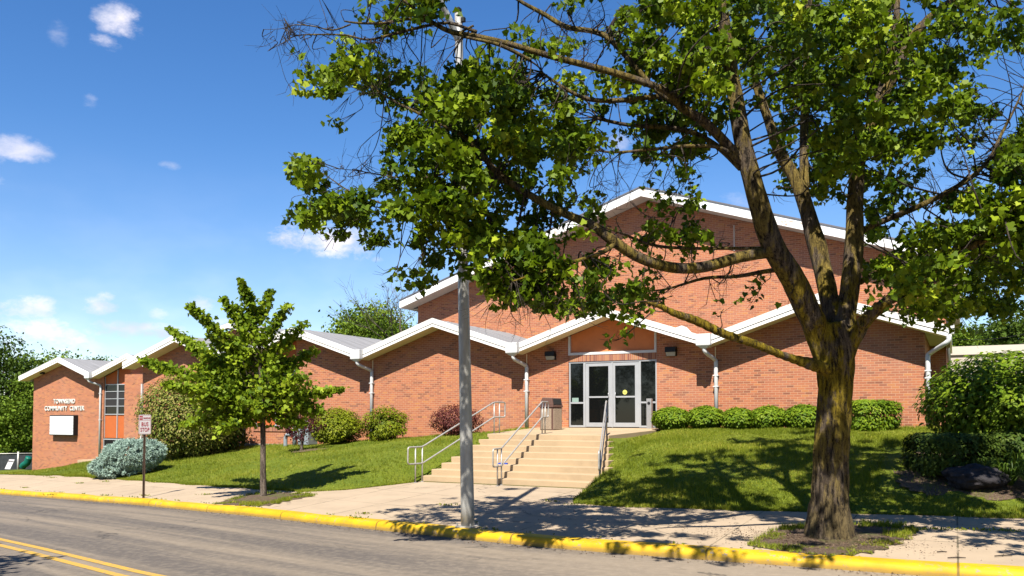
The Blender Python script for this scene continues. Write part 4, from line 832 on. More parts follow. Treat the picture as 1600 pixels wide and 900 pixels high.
L['RL'] = limb([(1322, 555, bd-.1, .13), (1345, 510, bd-.2, .115), (1372, 482, bd-.4, .10), (1402, 460, bd-.6, .09), (1440, 435, bd-.9, .08), (1490, 400, bd-1.2, .065), (1550, 370, bd-1.5, .05), (1640, 340, bd-1.8, .03)])
L['R2'] = limb([(1345, 440, bd+.1, .06), (1370, 425, bd+.5, .05), (1410, 410, bd+.9, .045), (1470, 405, bd+1.4, .035), (1560, 410, bd+2.0, .02)])
L['M1'] = limb([(1225, 420, bd-.2, .05), (1190, 425, bd+.1, .04), (1150, 432, bd+.4, .035), (1100, 435, bd+.7, .03), (1040, 452, bd+1, .02), (1000, 455, bd+1, .012)])
L['M2'] = limb([(1195, 388, bd-.3, .035), (1150, 388, bd+.1, .03), (1080, 388, bd+.3, .03), (1020, 383, bd+.4, .028), (965, 362, bd+.4, .022), (930, 350, bd+.4, .015)])
L['M3'] = limb([(962, 380, bd-1.4, .04), (940, 395, bd-1.6, .035), (900, 408, bd-1.8, .028), (860, 420, bd-2, .02), (800, 440, bd-2.1, .012)])
L['TL1'] = limb([(700, 48, bd-1.2, .03), (670, 34, bd-1.2, .026), (635, 30, bd-1.2, .024), (600, 36, bd-1.2, .022), (560, 36, bd-1.2, .018), (538, 33, bd-1.2, .012)])
L['TL2'] = limb([(745, 50, bd-1.0, .03), (700, 36, bd-1.0, .022), (660, 42, bd-1.1, .024), (615, 53, bd-1.2, .022), (575, 62, bd-1.2, .018), (540, 55, bd-1.2, .014), (495, 54, bd-1.2, .012), (462, 56, bd-1.2, .009), (440, 68, bd-1.2, .005), (418, 80, bd-1.2, .003)])
L['TL3'] = limb([(548, 38, bd-1.2, .014), (520, 47, bd-1.2, .012), (490, 41, bd-1.2, .010), (460, 39, bd-1.2, .008), (438, 45, bd-1.2, .005), (412, 46, bd-1.2, .003)])
L['TL4'] = limb([(830, 95, bd-1.2, .03), (780, 70, bd-1.3, .03), (720, 55, bd-1.3, .02), (740, 40, bd-1.3, .018)])
L['LL'] = limb([(690, 315, bd-1.3, .02), (640, 330, bd-1.3, .018), (580, 312, bd-1.3, .014), (545, 298, bd-1.3, .011), (515, 278, bd-1.3, .008), (500, 268, bd-1.3, .005)])
L['LM'] = limb([(700, 270, bd-1.3, .02), (650, 280, bd-1.3, .014), (605, 275, bd-1.3, .010), (560, 267, bd-1.3, .007), (520, 263, bd-1.3, .003)])
L['UB'] = limb([(780, 275, bd-1.3, .04), (760, 300, bd-1.5, .035), (720, 310, bd-1.5, .03), (680, 330, bd-1.4, .02)])
big = MB(); small = MB()
for k, l in L.items():
    pts = catmull(l, 5); isb = max(p[3] for p in l) > .085; bb = big if isb else MB(); bb.tube([p[:3] for p in pts], [max(p[3], .003) for p in pts], 12)
    if not isb: bb.build('branch', M_BARK, maple, smooth=True, origin=TO)
# root flare and knots
for a in range(7):
    an = a*.9+.3; c = Vector((math.cos(an), math.sin(an), 0)); B0 = Vector(TO)
    big.tube([B0+c*.18+Vector((0, 0, .55)), B0+c*.24+Vector((0, 0, .22)), B0+c*.29+Vector((0, 0, .03)), B0+c*.36+Vector((0, 0, -.08))], [.07, .08, .07, .04], 10)
for (px, py, d, r) in ((1283, 502, bd-.22, .055), (1346, 503, bd-.32, .07), (1368, 478, bd-.50, .045)):
    p = UD(px, py, d); to = -p.normalized(); ring = [p+to*.02+Vector((math.cos(q)*r*.8, 0, math.sin(q)*r)) for q in np.linspace(0, 2*math.pi, 12, endpoint=False)]
    big.tube(ring, .022, 6, closed=True)
tk = remeshed(big, 'trunk', M_BARK, maple, TO, .022, .026)
for (px, py, d, r) in ((1283, 502, bd-.235, .03), (1346, 503, bd-.335, .045)):
    pass

GRID = """
0 0 1 3 6 6 2 1 1 5 1 5 9 8 7 7 9 9 9 9 4 7 7 5 7
0 3 5 5 0 1 3 3 4 5 3 7 9 8 7 8 9 9 9 8 7 7 6 6 6
0 4 8 7 4 5 9 9 6 5 4 5 7 9 9 5 8 9 9 9 9 8 4 1 3
0 0 3 0 5 8 9 8 8 7 4 2 7 8 6 2 6 7 8 6 7 6 7 1 4
0 1 1 2 7 9 9 9 9 9 7 3 7 7 1 1 5 8 9 9 9 6 2 7 9
0 8 2 3 6 8 8 7 5 5 2 2 2 5 0 0 4 8 6 6 5 1 3 9 9
0 6 8 7 6 8 8 5 5 5 5 2 4 5 1 0 1 2 5 6 4 4 8 9 9
0 3 4 4 4 6 7 8 7 4 4 5 6 5 3 0 0 0 2 5 8 9 9 9 9
0 0 0 0 4 4 4 6 8 8 7 4 3 1 1 3 1 1 2 6 9 9 9 8 8
0 0 0 0 0 2 2 6 6 6 6 7 5 1 3 3 1 0 1 5 8 9 8 7 5
0 0 0 0 0 0 0 0 0 0 0 3 0 0 0 0 0 0 0 0 1 3 3 1 1
"""
grid = [[int(c) for c in r.split()] for r in GRID.strip().splitlines()]
allp = np.array([p[:3] for l in L.values() for p in catmull(l, 6)][60:]); allr = np.array([p[3] for l in L.values() for p in catmull(l, 6)][60:])
def img(P3):
    d = -P3[:, 0]*math.sin(YAW)+P3[:, 1]*math.cos(YAW); x = P3[:, 0]*math.cos(YAW)+P3[:, 1]*math.sin(YAW); f = d*math.cos(P)+P3[:, 2]*math.sin(P); u = -d*math.sin(P)+P3[:, 2]*math.cos(P)
    return np.stack([800+F*x/f, CYP-F*u/f, f], 1)
ai = img(allp)
clusters = []
cell_x = lambda c: 400+50*c
for r_, row in enumerate(grid):
    for c_, dgt in enumerate(row):
        if not dgt: continue
        n = 8.4*(dgt/9)**1.6; n = int(n)+(random.random() < n-int(n))
        for _ in range(n):
            px, py = 400+50*c_+random.uniform(3, 47), 50*r_+random.uniform(0, 44); 
            dd = np.hypot(ai[:, 0]-px, ai[:, 1]-py); j = int(np.argmin(dd+rng.uniform(0, 25, len(dd)))); d0 = ai[j, 2]
            sp_ = .5 if dgt < 5 else (.8 if px < 1100 else 1.3)
            d = d0+random.gauss(.2, sp_); d = min(max(d, 10.2), 16.2)
            if px < 760: d = min(d, 13.1)
            clusters.append((UD(px, py, d), dgt))
def cdens(px, py):
    c_, r_ = int((px-400)//50), int(py//50)
    if py < 0: return 7
    if px >= 1650: return 7
    if px < 400 or r_ > 10 or c_ < 0: return 0
    return grid[r_][c_]
# crown beyond the frame, so the shade on lawn and walk is right
ctr = Vector((base.x, base.y, 4.2)); tries = 0; extra = 0
while extra < 150 and tries < 20000:
    tries += 1; v = Vector((random.uniform(-1, 1), random.uniform(-1, 1), random.uniform(-.8, 1)))
    if v.length > 1 or v.length < .35: continue
    p = ctr+Vector((v.x*6.6, v.y*4.4, v.z*3.8)); a = PR(p)
    if a[2] < 3: continue
    if (a[1] < -15 and a[0] > 560) or (a[0] > 1625 and a[1] < 560 and p.z > .6): clusters.append((p, 8)); extra += 1
# foliage high above the street side, which keeps most of the trunk in shade
tries = added = 0
while added < 46 and tries < 3000:
    tries += 1; p0 = Vector((base.x+random.uniform(-.9, .9), base.y-.2, bz_+random.uniform(.2, 4.2))); p = p0-SD*random.uniform(3.5, 8.5); a = PR(p)
    if a[1] < -25 and p.z < 7.5: clusters.append((p, 7)); added += 1
for (xa, xb, ya, yb, n_, s0, s1) in ((-.8, 3.2, 13.2, 16.4, 34, 5, 10), (-6.0, -1.6, 11.0, 12.4, 22, 5.5, 9.5), (-5, 0, 14, 16, 14, 6, 10)):
    tries = added = 0
    while added < n_ and tries < 4000:
        tries += 1; p0 = Vector((random.uniform(xa, xb), random.uniform(ya, yb), -1.7)); p = p0-SD*random.uniform(s0, s1); a = PR(p)
        if (a[1] < -25 or a[0] > 1650) and p.z < 7.8: clusters.append((p, 6)); added += 1
# foliage above the walk, casting the road-edge shade
for (px, py, d) in [(720, -90, 9.4), (780, -70, 9.2), (850, -110, 9), (690, -130, 9.8), (900, -60, 9.3), (960, -100, 9), (620, -60, 10.2), (1050, -90, 9), (1010, -60, 9.3), (820, -40, 9.6)]:
    for _ in range(4): clusters.append((UD(px+random.uniform(-50, 50), py+random.uniform(-30, 20), d+random.uniform(-.4, .4)), 6))
LP = []; LR_ = []; tw = MB(); LO = []
for (p, dgt) in clusters:
    n = random.randint(50, 70) if dgt > 3 else random.randint(28, 42); r = random.uniform(.17, .27); tone = random.gauss(.5, .22)
    q = rng.normal(size=(n, 3)); q /= np.linalg.norm(q, axis=1)[:, None]; q *= (rng.uniform(0, 1, n)**.45*r)[:, None]; q[:, 2] *= .75
    P0 = np.array(p)+q; 
    LP.append(P0); LR_.append(np.full(n, tone)); LO.append(q/(r+1e-6))
    dd = np.linalg.norm(allp-np.array(p), axis=1); pen = dd+rng.uniform(0, .25, len(dd)); j = int(np.argmin(pen)); a = Vector(allp[j])
    if (Vector(p)-a).length < (1.9 if PR(p)[1] > 0 and PR(p)[0] < 1640 else 1.1):
        s = Vector(p)-a; m1 = a+s*.35+Vector((random.gauss(0, .25), random.gauss(0, .25), random.gauss(.1, .25)))*s.length*.5; m2 = a+s*.7+Vector((random.gauss(0, .2), random.gauss(0, .2), random.gauss(.1, .2)))*s.length*.5
        r0 = min(allr[j]*.6, .007+.007*s.length); pp = catmull([a, m1, m2, Vector(p)], 4); tw.tube(pp, list(np.linspace(r0, .004, len(pp))), 4, cap=False)
        for _ in range(3):
            e = Vector(p)+Vector((random.gauss(0, 1), random.gauss(0, 1), random.gauss(0, .7))).normalized()*r*1.1; tw.tube([Vector(pp[-4]), (Vector(pp[-2])+e)/2, e], [.004, .003, .0015], 3, cap=False)
LP = np.concatenate(LP); LR_ = np.concatenate(LR_); LO = np.concatenate(LO)
ip = img(LP); gx = np.clip((ip[:, 0]-400)/50-.5, 0, 23.999); gy = np.clip(ip[:, 1]/50-.5, 0, 9.999); ga = np.array(grid, float); x0 = gx.astype(int); y0 = gy.astype(int); fx = gx-x0; fy = gy-y0
de = (ga[y0, x0]*(1-fx)+ga[y0, x0+1]*fx)*(1-fy)+(ga[y0+1, x0]*(1-fx)+ga[y0+1, x0+1]*fx)*fy
inside = (ip[:, 1] > 0) & (ip[:, 0] < 1640) & (ip[:, 0] > 380); from mathutils import noise as mno; nn = np.array([mno.noise(Vector(q)*2.1) for q in LP]); keep = (rng.uniform(0, 1, len(LP)) < np.clip((de-.4)/2.2, 0, 1)) & (nn*1.25 < (de-4.0)*.17+rng.normal(size=len(LP))*.05); keep |= ~inside
keep &= ~((ip[:, 1] > 545) & inside & (ip[:, 2] < 20))
for ln_ in ('A', 'B', 'C', 'A1', 'A2', 'A2b', 'A5', 'A4', 'low', 'R', 'RL', 'TL2', 'TL4'):   # keep the limbs clear of foliage on the street side
    lp_ = np.array(catmull(L[ln_], 8)); li = img(lp_[:, :3]); 
    if ln_ == 'A': lp_ = lp_[:46]; li = li[:46]
    if ln_ == 'B': lp_ = lp_[:44]; li = li[:44]
    if ln_ == 'C': lp_ = lp_[:34]; li = li[:34]
    if ln_ == 'RL': lp_ = lp_[:22]; li = li[:22]
    dm = np.hypot(ip[:, 0][:, None]-li[None, :, 0], ip[:, 1][:, None]-li[None, :, 1]); j = dm.argmin(1); rp = lp_[j, 3]*F/li[j, 2]
    keep &= ~((dm[np.arange(len(LP)), j] < rp*1.0+5) & (ip[:, 2] < li[j, 2]+.05) & (rng.uniform(0, 1, len(LP)) < .88))
LP, LR_, LO = LP[keep], LR_[keep], LO[keep]
leaves('crown', LP, .080, MAPLE, L_MAPLE, maple, up=.45, droop=.75, outward=LO*.6, rnd=LR_, origin=TO)
# bare twigs
def bare(cx, cy, rx, ry, n, d, ln=.35):
    for _ in range(n):
        a = UD(cx+random.uniform(-rx, rx), cy+random.uniform(-ry, ry), d+random.uniform(-.3, .3)); j = int(np.argmin(np.linalg.norm(allp-np.array(a), axis=1)+rng.uniform(0, .3, len(allp)))); b0 = Vector(allp[j])
        s = a-b0
        if s.length > 2.2: continue
        pp = catmull([b0, b0+s*.4+Vector((random.gauss(0, .1), random.gauss(0, .1), random.gauss(0, .1))), a], 5); tw.tube(pp, list(np.linspace(.008, .003, len(pp))), 4, cap=False)
        for _k in range(4):
            st_ = Vector(pp[random.randint(3, len(pp)-1)]); dr = (s.normalized()+Vector((random.gauss(0, .8), random.gauss(0, .5), random.gauss(0, .8)))).normalized()*random.uniform(.1, ln)
            e1 = st_+dr*.55+Vector((random.gauss(0, .03), 0, random.gauss(0, .03))); tw.tube([st_, e1, st_+dr], [.0035, .0028, .0015], 3, cap=False)
            dr2 = (dr+Vector((random.gauss(0, .15), random.gauss(0, .1), random.gauss(0, .15))))*.6; tw.tube([e1, e1+dr2], [.0025, .0012], 3, cap=False)
bare(1510, 250, 55, 60, 26, bd-.1); bare(470, 55, 50, 25, 16, bd-1.2); bare(640, 80, 60, 40, 20, bd-1.2); bare(880, 50, 60, 40, 18, bd-.9); bare(1020, 305, 60, 30, 14, bd-.5); bare(850, 490, 70, 30, 16, bd-1.9); bare(1080, 440, 60, 25, 12, bd-.2); bare(1400, 230, 50, 60, 14, bd); bare(560, 265, 50, 20, 8, bd-1.3); bare(940, 280, 50, 30, 10, bd-1)
tw.build('twigs', M_TWIG, maple, smooth=True, origin=TO)
# young tree
def small_tree(name, label, cat, base_px, zz, D, spine, arms, lm, bm_, lsize, shape, trunk_r, dens=1.0, core=(), group=None, up=.55):
    b0 = UZ(base_px[0], base_px[1], zz); D = b0.x*-math.sin(YAW)+b0.y*math.cos(YAW); O = (b0.x, b0.y, G(b0.x, b0.y)); root = thing(name, O, label, cat, group); k = F/D
    mb = MB(); sp = [tuple(UD(px, py, D))+(r,) for px, py, r in spine]; sp[0] = (b0.x, b0.y, O[2]-.05, sp[0][3]); pts = catmull(sp, 5); mb.tube([p[:3] for p in pts], [p[3] for p in pts], 10); LPs = []; Rn = []; 
    for (ax, ay), (bx, by), th in arms:
        off = random.uniform(-1, 1)*math.hypot(bx-ax, by-ay)/k*.55; A_ = UD(ax, ay, D); Bp = UD(bx, by, D+off); m_ = A_.lerp(Bp, .5)+Vector((0, 0, -.06)); pp = catmull([A_, m_, Bp], 6); mb.tube(pp, list(np.linspace(trunk_r*.35, .005, len(pp))), 6, cap=False)
        n = max(3, int(math.hypot(bx-ax, by-ay)/6*dens))
        for i in range(n):
            s = .18+.82*i/max(1, n-1); q = Vector(pp[0]).lerp(Vector(pp[-1]), s)+Vector((0, 0, -.06*4*s*(1-s))); w_ = th/k*(1.15-.75*s); c = random.randint(22, 30); LPs.append(np.array(q)+rng.normal(size=(c, 3))*w_*np.array([.8, .8, .55])); Rn.append(np.full(c, random.gauss(.5, .22)))
    for (cx, cy, rx, ry, n) in core:
        for _ in range(n):
            a = random.uniform(0, 6.28); rr = math.sqrt(random.random()); q = UD(cx+rx*rr*math.cos(a), cy+ry*rr*math.sin(a), D+random.gauss(0, rx/k*.5)); c = 24; LPs.append(np.array(q)+rng.normal(size=(c, 3))*.10); Rn.append(np.full(c, random.gauss(.45, .22)))
            A_ = UD(base_px[0]+(cx-base_px[0])*.3, min(cy+ry, base_px[1]-60), D); mb.tube([A_, A_.lerp(q, .6)+Vector((0, 0, -.03)), q], [.014, .008, .003], 4, cap=False)
    mb.build('trunk', bm_, root, smooth=True, origin=O); leaves('crown', np.concatenate(LPs), lsize, shape, lm, root, up=up, droop=.5, rnd=np.concatenate(Rn), origin=O)
    return root
arms = [((405, 610), (224, 563), 14), ((402, 590), (268, 516), 13), ((400, 565), (297, 478), 11), ((398, 535), (350, 466), 10), ((397, 500), (377, 438), 9), ((399, 510), (423, 454), 9), ((402, 540), (449, 477), 10), ((405, 565), (474, 506), 12), ((408, 590), (489, 549), 13), ((410, 615), (532, 608), 13), ((410, 625), (500, 640), 15), ((410, 640), (470, 662), 14), ((410, 640), (388, 662), 13), ((408, 630), (340, 672), 15), ((407, 625), (288, 664), 14), ((406, 615), (262, 600), 13), ((400, 575), (330, 525), 13), ((403, 600), (445, 560), 14), ((398, 520), (370, 480), 9), ((400, 600), (310, 570), 14), ((400, 600), (300, 540), 13), ((396, 480), (385, 450), 9), ((405, 610), (330, 630), 16), ((405, 610), (470, 590), 15)]
small_tree('young_maple_tree', 'slim young tree with bright yellow green leaves in the pavement pit by the bus stop', 'tree', (412, 779), -1.93, 19.9, [(412, 783, .085), (411, 740, .068), (411, 690, .062), (410, 640, .058), (407, 580, .045), (402, 520, .03), (392, 470, .015), (378, 440, .006)], arms, L_YOUNG, M_BARK2, .088, MAPLE, .055, 1.1, core=((398, 600, 58, 50, 70), (395, 535, 26, 35, 18), (340, 625, 42, 28, 22), (455, 615, 38, 30, 24)))
parms = [((472, 690), (430, 640), 10), ((474, 680), (455, 625), 10), ((478, 670), (500, 640), 9), ((474, 690), (445, 665), 9), ((480, 675), (505, 665), 7), ((476, 680), (480, 630), 10)]
small_tree('purple_plum_tree', 'small twin stemmed tree with dark purple leaves on the slope behind the young tree', 'tree', (471, 719), -1.45, 24, [(471, 720, .07), (471, 700, .055), (474, 680, .04), (478, 650, .02)], parms, L_PURP, M_BARK2, .085, OVAL, .06, 1.1, core=((460, 648, 28, 18, 26),))
# ---------------------------------------------------------------- shrubs
def shrub(name, label, cat, cx, w_, ytop, ybase, d, lm, ls, shape, n, group=None, depth=None, up=.5, lump=.16, zg=None, box=False, droop=.2, sw=0, stem=True, parent_free=True, flat=0, shell=.35, nlump=26, ragged=.035):
    """ellipsoid of foliage lumps from image extents; d = depth along the view"""
    k = F/d; B0 = UD(cx, ybase, d); O = (B0.x, B0.y, zg if zg is not None else G(B0.x, B0.y)); root = thing(name, O, label, cat, group)
    W2_ = w_/k/2; top = UD(cx, ytop, d).z; H = top-O[2]; D2 = (depth or w_/k)/2; e = .62 if box else 1.0
    u = rng.normal(size=(n, 3)); u /= np.linalg.norm(u, axis=1)[:, None]
    if box: u = np.sign(u)*np.abs(u)**e; u /= np.max(np.abs(u), axis=1)[:, None]**.55
    ld_ = rng.normal(size=(nlump, 3)); ld_ /= np.linalg.norm(ld_, axis=1)[:, None]; un = u/np.linalg.norm(u, axis=1)[:, None]
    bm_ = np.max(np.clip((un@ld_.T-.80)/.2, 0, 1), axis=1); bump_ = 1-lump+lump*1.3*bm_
    rad = (1-rng.uniform(0, 1, n)**1.6*shell)*bump_*(1+np.abs(rng.normal(size=n))*ragged); p = u*rad[:, None]
    right = np.array([math.cos(YAW), math.sin(YAW), 0]); fw = np.array([-math.sin(YAW), math.cos(YAW), 0])
    zc = (p[:, 2]*.5+.5); zc = np.where(zc < .02, .02+rng.uniform(0, .1, n), zc)
    P3 = np.array(O)+right*(p[:, 0]*W2_)[:, None]+fw*(p[:, 1]*D2)[:, None]+np.array([0, 0, 1])*(zc*H*(1 if not flat else 1))[:, None]
    nr = right*(u[:, 0])[:, None]+fw*(u[:, 1])[:, None]+np.array([0, 0, 1])*u[:, 2][:, None]
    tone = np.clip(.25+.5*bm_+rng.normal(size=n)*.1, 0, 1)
    if stem:
        s = MB()
        for i in range(9):
            a = i*.7; tip = Vector(O)+Vector(right)*math.cos(a)*W2_*.6+Vector(fw)*math.sin(a)*D2*.6+Vector((0, 0, H*.6)); b0_ = Vector(O)+Vector((math.cos(a)*.06, math.sin(a)*.06, -.03)); s.tube(catmull([b0_, b0_.lerp(tip, .5)+Vector((0, 0, H*.06)), tip], 3), [.02, .018, .016, .013, .01, .008, .005], 5)
        s.build('stems', M_TWIG, root, smooth=True, origin=O)
    leaves('foliage', P3, ls, shape, lm, root, up=up, droop=droop, nrm=nr*1.1, outward=nr*.8, rnd=tone, origin=O)
    return root
def dY(px, Y): r = ray(px, 680); return Y/r.y
labs = ['clipped green shrub at the left end of the hedge row, touching the button post', 'second clipped green shrub in the hedge row, below the downspout', 'third clipped green shrub in the hedge row from the doors', 'fourth clipped green shrub in the hedge row from the doors', 'clipped green shrub just left of the big maple trunk', 'clipped green shrub just right of the big maple trunk, by itself']
for i, (a, c, tp_) in enumerate(((1019, 1080, 637), (1074, 1132, 635), (1126, 1180, 638), (1172, 1230, 635), (1224, 1286, 633), (1326, 1402, 626))):
    shrub('hedge_shrub', labs[i], 'shrub', (a+c)/2, c-a-(4 if i < 5 else 9), tp_, 672, dY((a+c)/2, 24.1), L_HEDGE, .085, OVAL, 6500, 'clipped hedge shrubs along the brick wall', depth=1.1, lump=.14, box=i == 5, shell=.32, nlump=60, ragged=.03)
shrub('gold_cypress_shrub', 'feathery yellow green shrub left of the downspout, bigger one of the pair', 'shrub', 525, 80, 640, 695, dY(525, 23.4), L_YEL, .08, OVAL, 10000, 'yellow green shrubs by the wall', depth=1.7, lump=.3, shell=.45, nlump=45, ragged=.06)
shrub('gold_cypress_shrub', 'feathery yellow green shrub with bare stems right of the downspout, smaller one', 'shrub', 603, 68, 639, 689, dY(603, 23.6), L_YEL, .08, OVAL, 6500, 'yellow green shrubs by the wall', depth=1.4, lump=.42, shell=.5, nlump=30, ragged=.08)
shrub('barberry_shrub', 'dark red leaved shrub against the brick behind the light pole', 'shrub', 713, 78, 634, 690, dY(713, 23.4), L_RED, .06, OVAL, 6000, None, depth=1.5, lump=.32, up=.35, shell=.4, nlump=50)
shrub('flowering_viburnum', 'large dense shrub with tan faded flower heads behind the bus stop sign', 'shrub', 296, 142, 588, 712, dY(296, 22.4), L_BIG, .10, OVAL, 22000, None, depth=3.2, lump=.30, shell=.45, nlump=90, ragged=.05)
shrub('viburnum', 'dark green lower shrub tucked between the large shrub and the drain pipe', 'shrub', 352, 70, 630, 706, dY(352, 23.6), L_DARK, .10, OVAL, 5000, None, depth=1.6, lump=.3, shell=.45, nlump=50)
# blue spruce, low and spreading (three lobes in one mesh)
def spruce():
    q = UZ(190, 749, -2.12); d = q.x*-math.sin(YAW)+q.y*math.cos(YAW); O = (q.x, q.y, G(q.x, q.y)); root = thing('blue_spruce_shrub', O, 'low spreading silvery blue spruce on the grass behind the bus stop post', 'shrub'); k = F/d
    pts = []; nr = []; tn = []; st = MB()
    right = np.array([math.cos(YAW), math.sin(YAW), 0]); fw = np.array([-math.sin(YAW), math.cos(YAW), 0])
    for (cx, cy, rx, ry, n) in ((207, 713, 46, 25, 900), (170, 731, 28, 16, 220), (232, 705, 26, 16, 180), (190, 735, 42, 12, 180)):
        for _ in range(n):
            u = rng.normal(size=3); u /= np.linalg.norm(u); c = np.array(UD(cx, cy, d+.3))+right*u[0]*rx/k*.92+fw*u[1]*rx/k*.8+np.array([0, 0, u[2]*ry/k*.95])
            if c[2] < G(c[0], c[1])+.03: continue
            ax = (right*u[0]+fw*u[1])*1.0+np.array([0, 0, .45*abs(u[2])+.1]); ax /= np.linalg.norm(ax); ln = random.uniform(.10, .22); s = rng.uniform(-.5, .5, 60)
            pts.append(c+ax*(s*ln)[:, None]); v = rng.normal(size=(60, 3)); v += ax*.8; nr.append(v/np.linalg.norm(v, axis=1)[:, None]); tn.append(np.full(60, .35+.4*random.random())); st.tube([c-ax*ln*.8, c+ax*ln*.5], [.006, .003], 3, cap=False)
    P3 = np.concatenate(pts); leaves('needles', P3, .085, np.array([(-.12, 0), (.12, 0), (0, 1)]), L_BLUE, root, up=0, outward=np.concatenate(nr)*2, rnd=np.concatenate(tn), origin=O); st.build('twigs', M_TWIG, root, origin=O)
spruce()
# right-hand planting
shrub('burning_bush', 'large loose leafy bush hiding the building corner at far right', 'shrub', 1582, 228, 556, 705, dY(1560, 20.6), L_HEDGE, .12, OVAL, 17000, None, depth=3.4, lump=.30, shell=.5, up=.7, nlump=80, ragged=.045)
shrub('clipped_yew_shrub', 'dark clipped shrub in shade left of the boulder', 'shrub', 1484, 108, 678, 748, dY(1484, 18.4), L_DARK, .07, OVAL, 8500, None, depth=1.3, lump=.1, box=True, shell=.3, nlump=60)
shrub('yew_shrub', 'dark shrub behind the boulder and below the large bush', 'shrub', 1585, 110, 672, 735, dY(1585, 19.2), L_DARK, .08, OVAL, 6000, None, depth=1.4, lump=.2, shell=.4, nlump=50)
def lily(px, py, Y, n, label):
    q = UY(px, py, Y); z = G(q.x, Y); root = thing('day_lily', (q.x, Y, z), label, 'plant', 'day lily clumps by the boulder'); b = MB()
    for i in range(n):
        a = random.uniform(0, 6.28); l = random.uniform(.35, .6); h = random.uniform(.3, .5); w_ = .013; pr = None; side = Vector((-math.sin(a), math.cos(a), 0))
        for s in range(7):
            t_ = s/6; p = Vector((math.cos(a)*l*t_, math.sin(a)*l*t_, h*math.sin(t_*2.3)/.92)); ww = w_*(1-t_**2)+.002; cur = (p-side*ww, p+side*ww)
            if pr: b.poly([pr[0], pr[1], cur[1], cur[0]])
            pr = cur
    o = b.build('blades', L_LILY, None, smooth=True); o.parent = root
    at = o.data.attributes.new('rnd', 'FLOAT', 'POINT'); at.data.foreach_set('value', np.repeat(rng.uniform(0, 1, len(o.data.vertices)//4), 4).astype(np.float32))
for i, (px, py, Y, lb_) in enumerate(((1578, 745, 17.7, 'arching day lily clump just right of the boulder'), (1615, 748, 17.4, 'arching day lily clump at the far right edge, partly out of view'), (1592, 725, 18.4, 'arching day lily clump between the boulder and the dark shrub'))): lily(px, py, Y, 110, lb_)
# boulder
q = UZ(1525, 770, -1.5); q = Vector((UY(1525, 760, 17.5).x, 17.5, 0)); zb_ = G(q.x, q.y); bm = bmesh.new(); bmesh.ops.create_icosphere(bm, subdivisions=5, radius=1)
from mathutils import noise as mn
for v in bm.verts:
    n_ = v.co.normalized(); f_ = 1+.22*mn.noise(n_*1.6+Vector((3, 1, 0)))+.09*mn.noise(n_*4)+.04*mn.noise(n_*11); v.co = Vector((n_.x*.54*f_, n_.y*.40*f_, (n_.z*.25*f_)))
    if n_.x > 0: v.co.z *= 1-.3*n_.x
me = bpy.data.meshes.new('boulder'); bm.to_mesh(me); bm.free()
for p in me.polygons: p.use_smooth = True
me.materials.append(mat('dark_stone', var((.050, .044, .048), .35, 7, (1, 1, 1), .9, 18, .03), rough=.8)); o = link(bpy.data.objects.new('boulder', me)); o.location = (q.x, q.y, zb_+.19); tag(o, 'large rounded dark grey boulder on the bare soil below the right bushes', 'boulder')
# ---------------------------------------------------------------- distant trees
def far_tree(name, label, group, px, pyb, d, H, Wd, lm, ls, nl, seed, trunk=True, zg=None, rows=1.0, crown_lo=.25):
    rs = np.random.default_rng(seed); p = UD(px, pyb, d); O = (p.x, p.y, zg if zg is not None else p.z); root = thing(name, O, label, 'tree', group)
    b = MB(); b.tube([(0, 0, -.3), (.05, 0, H*.3), (-.1, .1, H*.6), (0, 0, H*.9)], [H*.028, H*.02, H*.013, .03], 8); cl = []
    for i in range(nl):
        u = rs.normal(size=3); u /= np.linalg.norm(u); rr = rs.uniform(.35, 1)**.6; zc = crown_lo+(1-crown_lo)*(.5+.5*u[2]*rr); wv = (1.08-.35*zc)*(.8+.4*rs.random())
        c = np.array([u[0]*rr*Wd/2*wv, u[1]*rr*Wd/2*wv, zc*H]); cl.append(c)
        if i % 3 == 0: b.tube([(0, 0, zc*H*.6), (c[0]*.5, c[1]*.5, zc*H*.8), tuple(c)], [H*.008, H*.005, .01], 4, cap=False)
    cl = np.array(cl); n = 130; cr = Wd*.085; P3 = (cl[:, None, :]+rs.normal(size=(nl, n, 3))*np.array([1, 1, .6])*cr).reshape(-1, 3); tone = np.repeat(rs.normal(.5, .22, nl), n)
    o = b.build('trunk', M_BARK2, None, smooth=True); o.parent = root
    o = leaves('crown', P3+np.array(O), ls, QUADL, lm, root, up=.5, droop=.3, rnd=tone, origin=O); return root
far_tree('deciduous_tree', 'tall dark green tree at the left edge behind the fence', 'trees beyond the left wing', -8, 738, 66, 11.2, 7.5, L_FARD, .26, 110, 1, crown_lo=.12)
far_tree('deciduous_tree', 'bright green bushy tree low between the dark tree and the brick wing', 'trees beyond the left wing', 40, 738, 64, 7.0, 5.0, L_FAR, .24, 80, 2, crown_lo=.08)
far_tree('deciduous_tree', 'rounded grey green tree showing above the left wing gable', 'trees beyond the left wing', 82, 738, 82, 12.2, 9.0, L_FAR, .3, 100, 3)
far_tree('deciduous_tree', 'distant tree whose tip shows left of the wing roof valley', 'trees beyond the left wing', 155, 735, 110, 14.6, 9, L_FARD, .34, 60, 4)
far_tree('deciduous_tree', 'distant tree peeking over the wing roof just left of the larger main gable', 'trees beyond the left wing', 190, 735, 112, 14.3, 7, L_FARD, .34, 50, 14)
far_tree('deciduous_tree', 'broad green tree top rising above the roof between the two low gables', None, 582, 690, 52, 7.9, 6.2, L_FAR, .20, 120, 5, zg=-1.0, crown_lo=.4)
far_tree('deciduous_tree', 'green tree behind the annex, nearest the hall wall', 'trees behind the annex', 1520, 650, 62, 7.6, 6, L_FAR, .26, 70, 6, zg=-1)
far_tree('deciduous_tree', 'dark green tree behind the annex at the right edge of the view', 'trees behind the annex', 1612, 650, 50, 7.4, 6, L_FARD, .24, 80, 7, zg=-1)
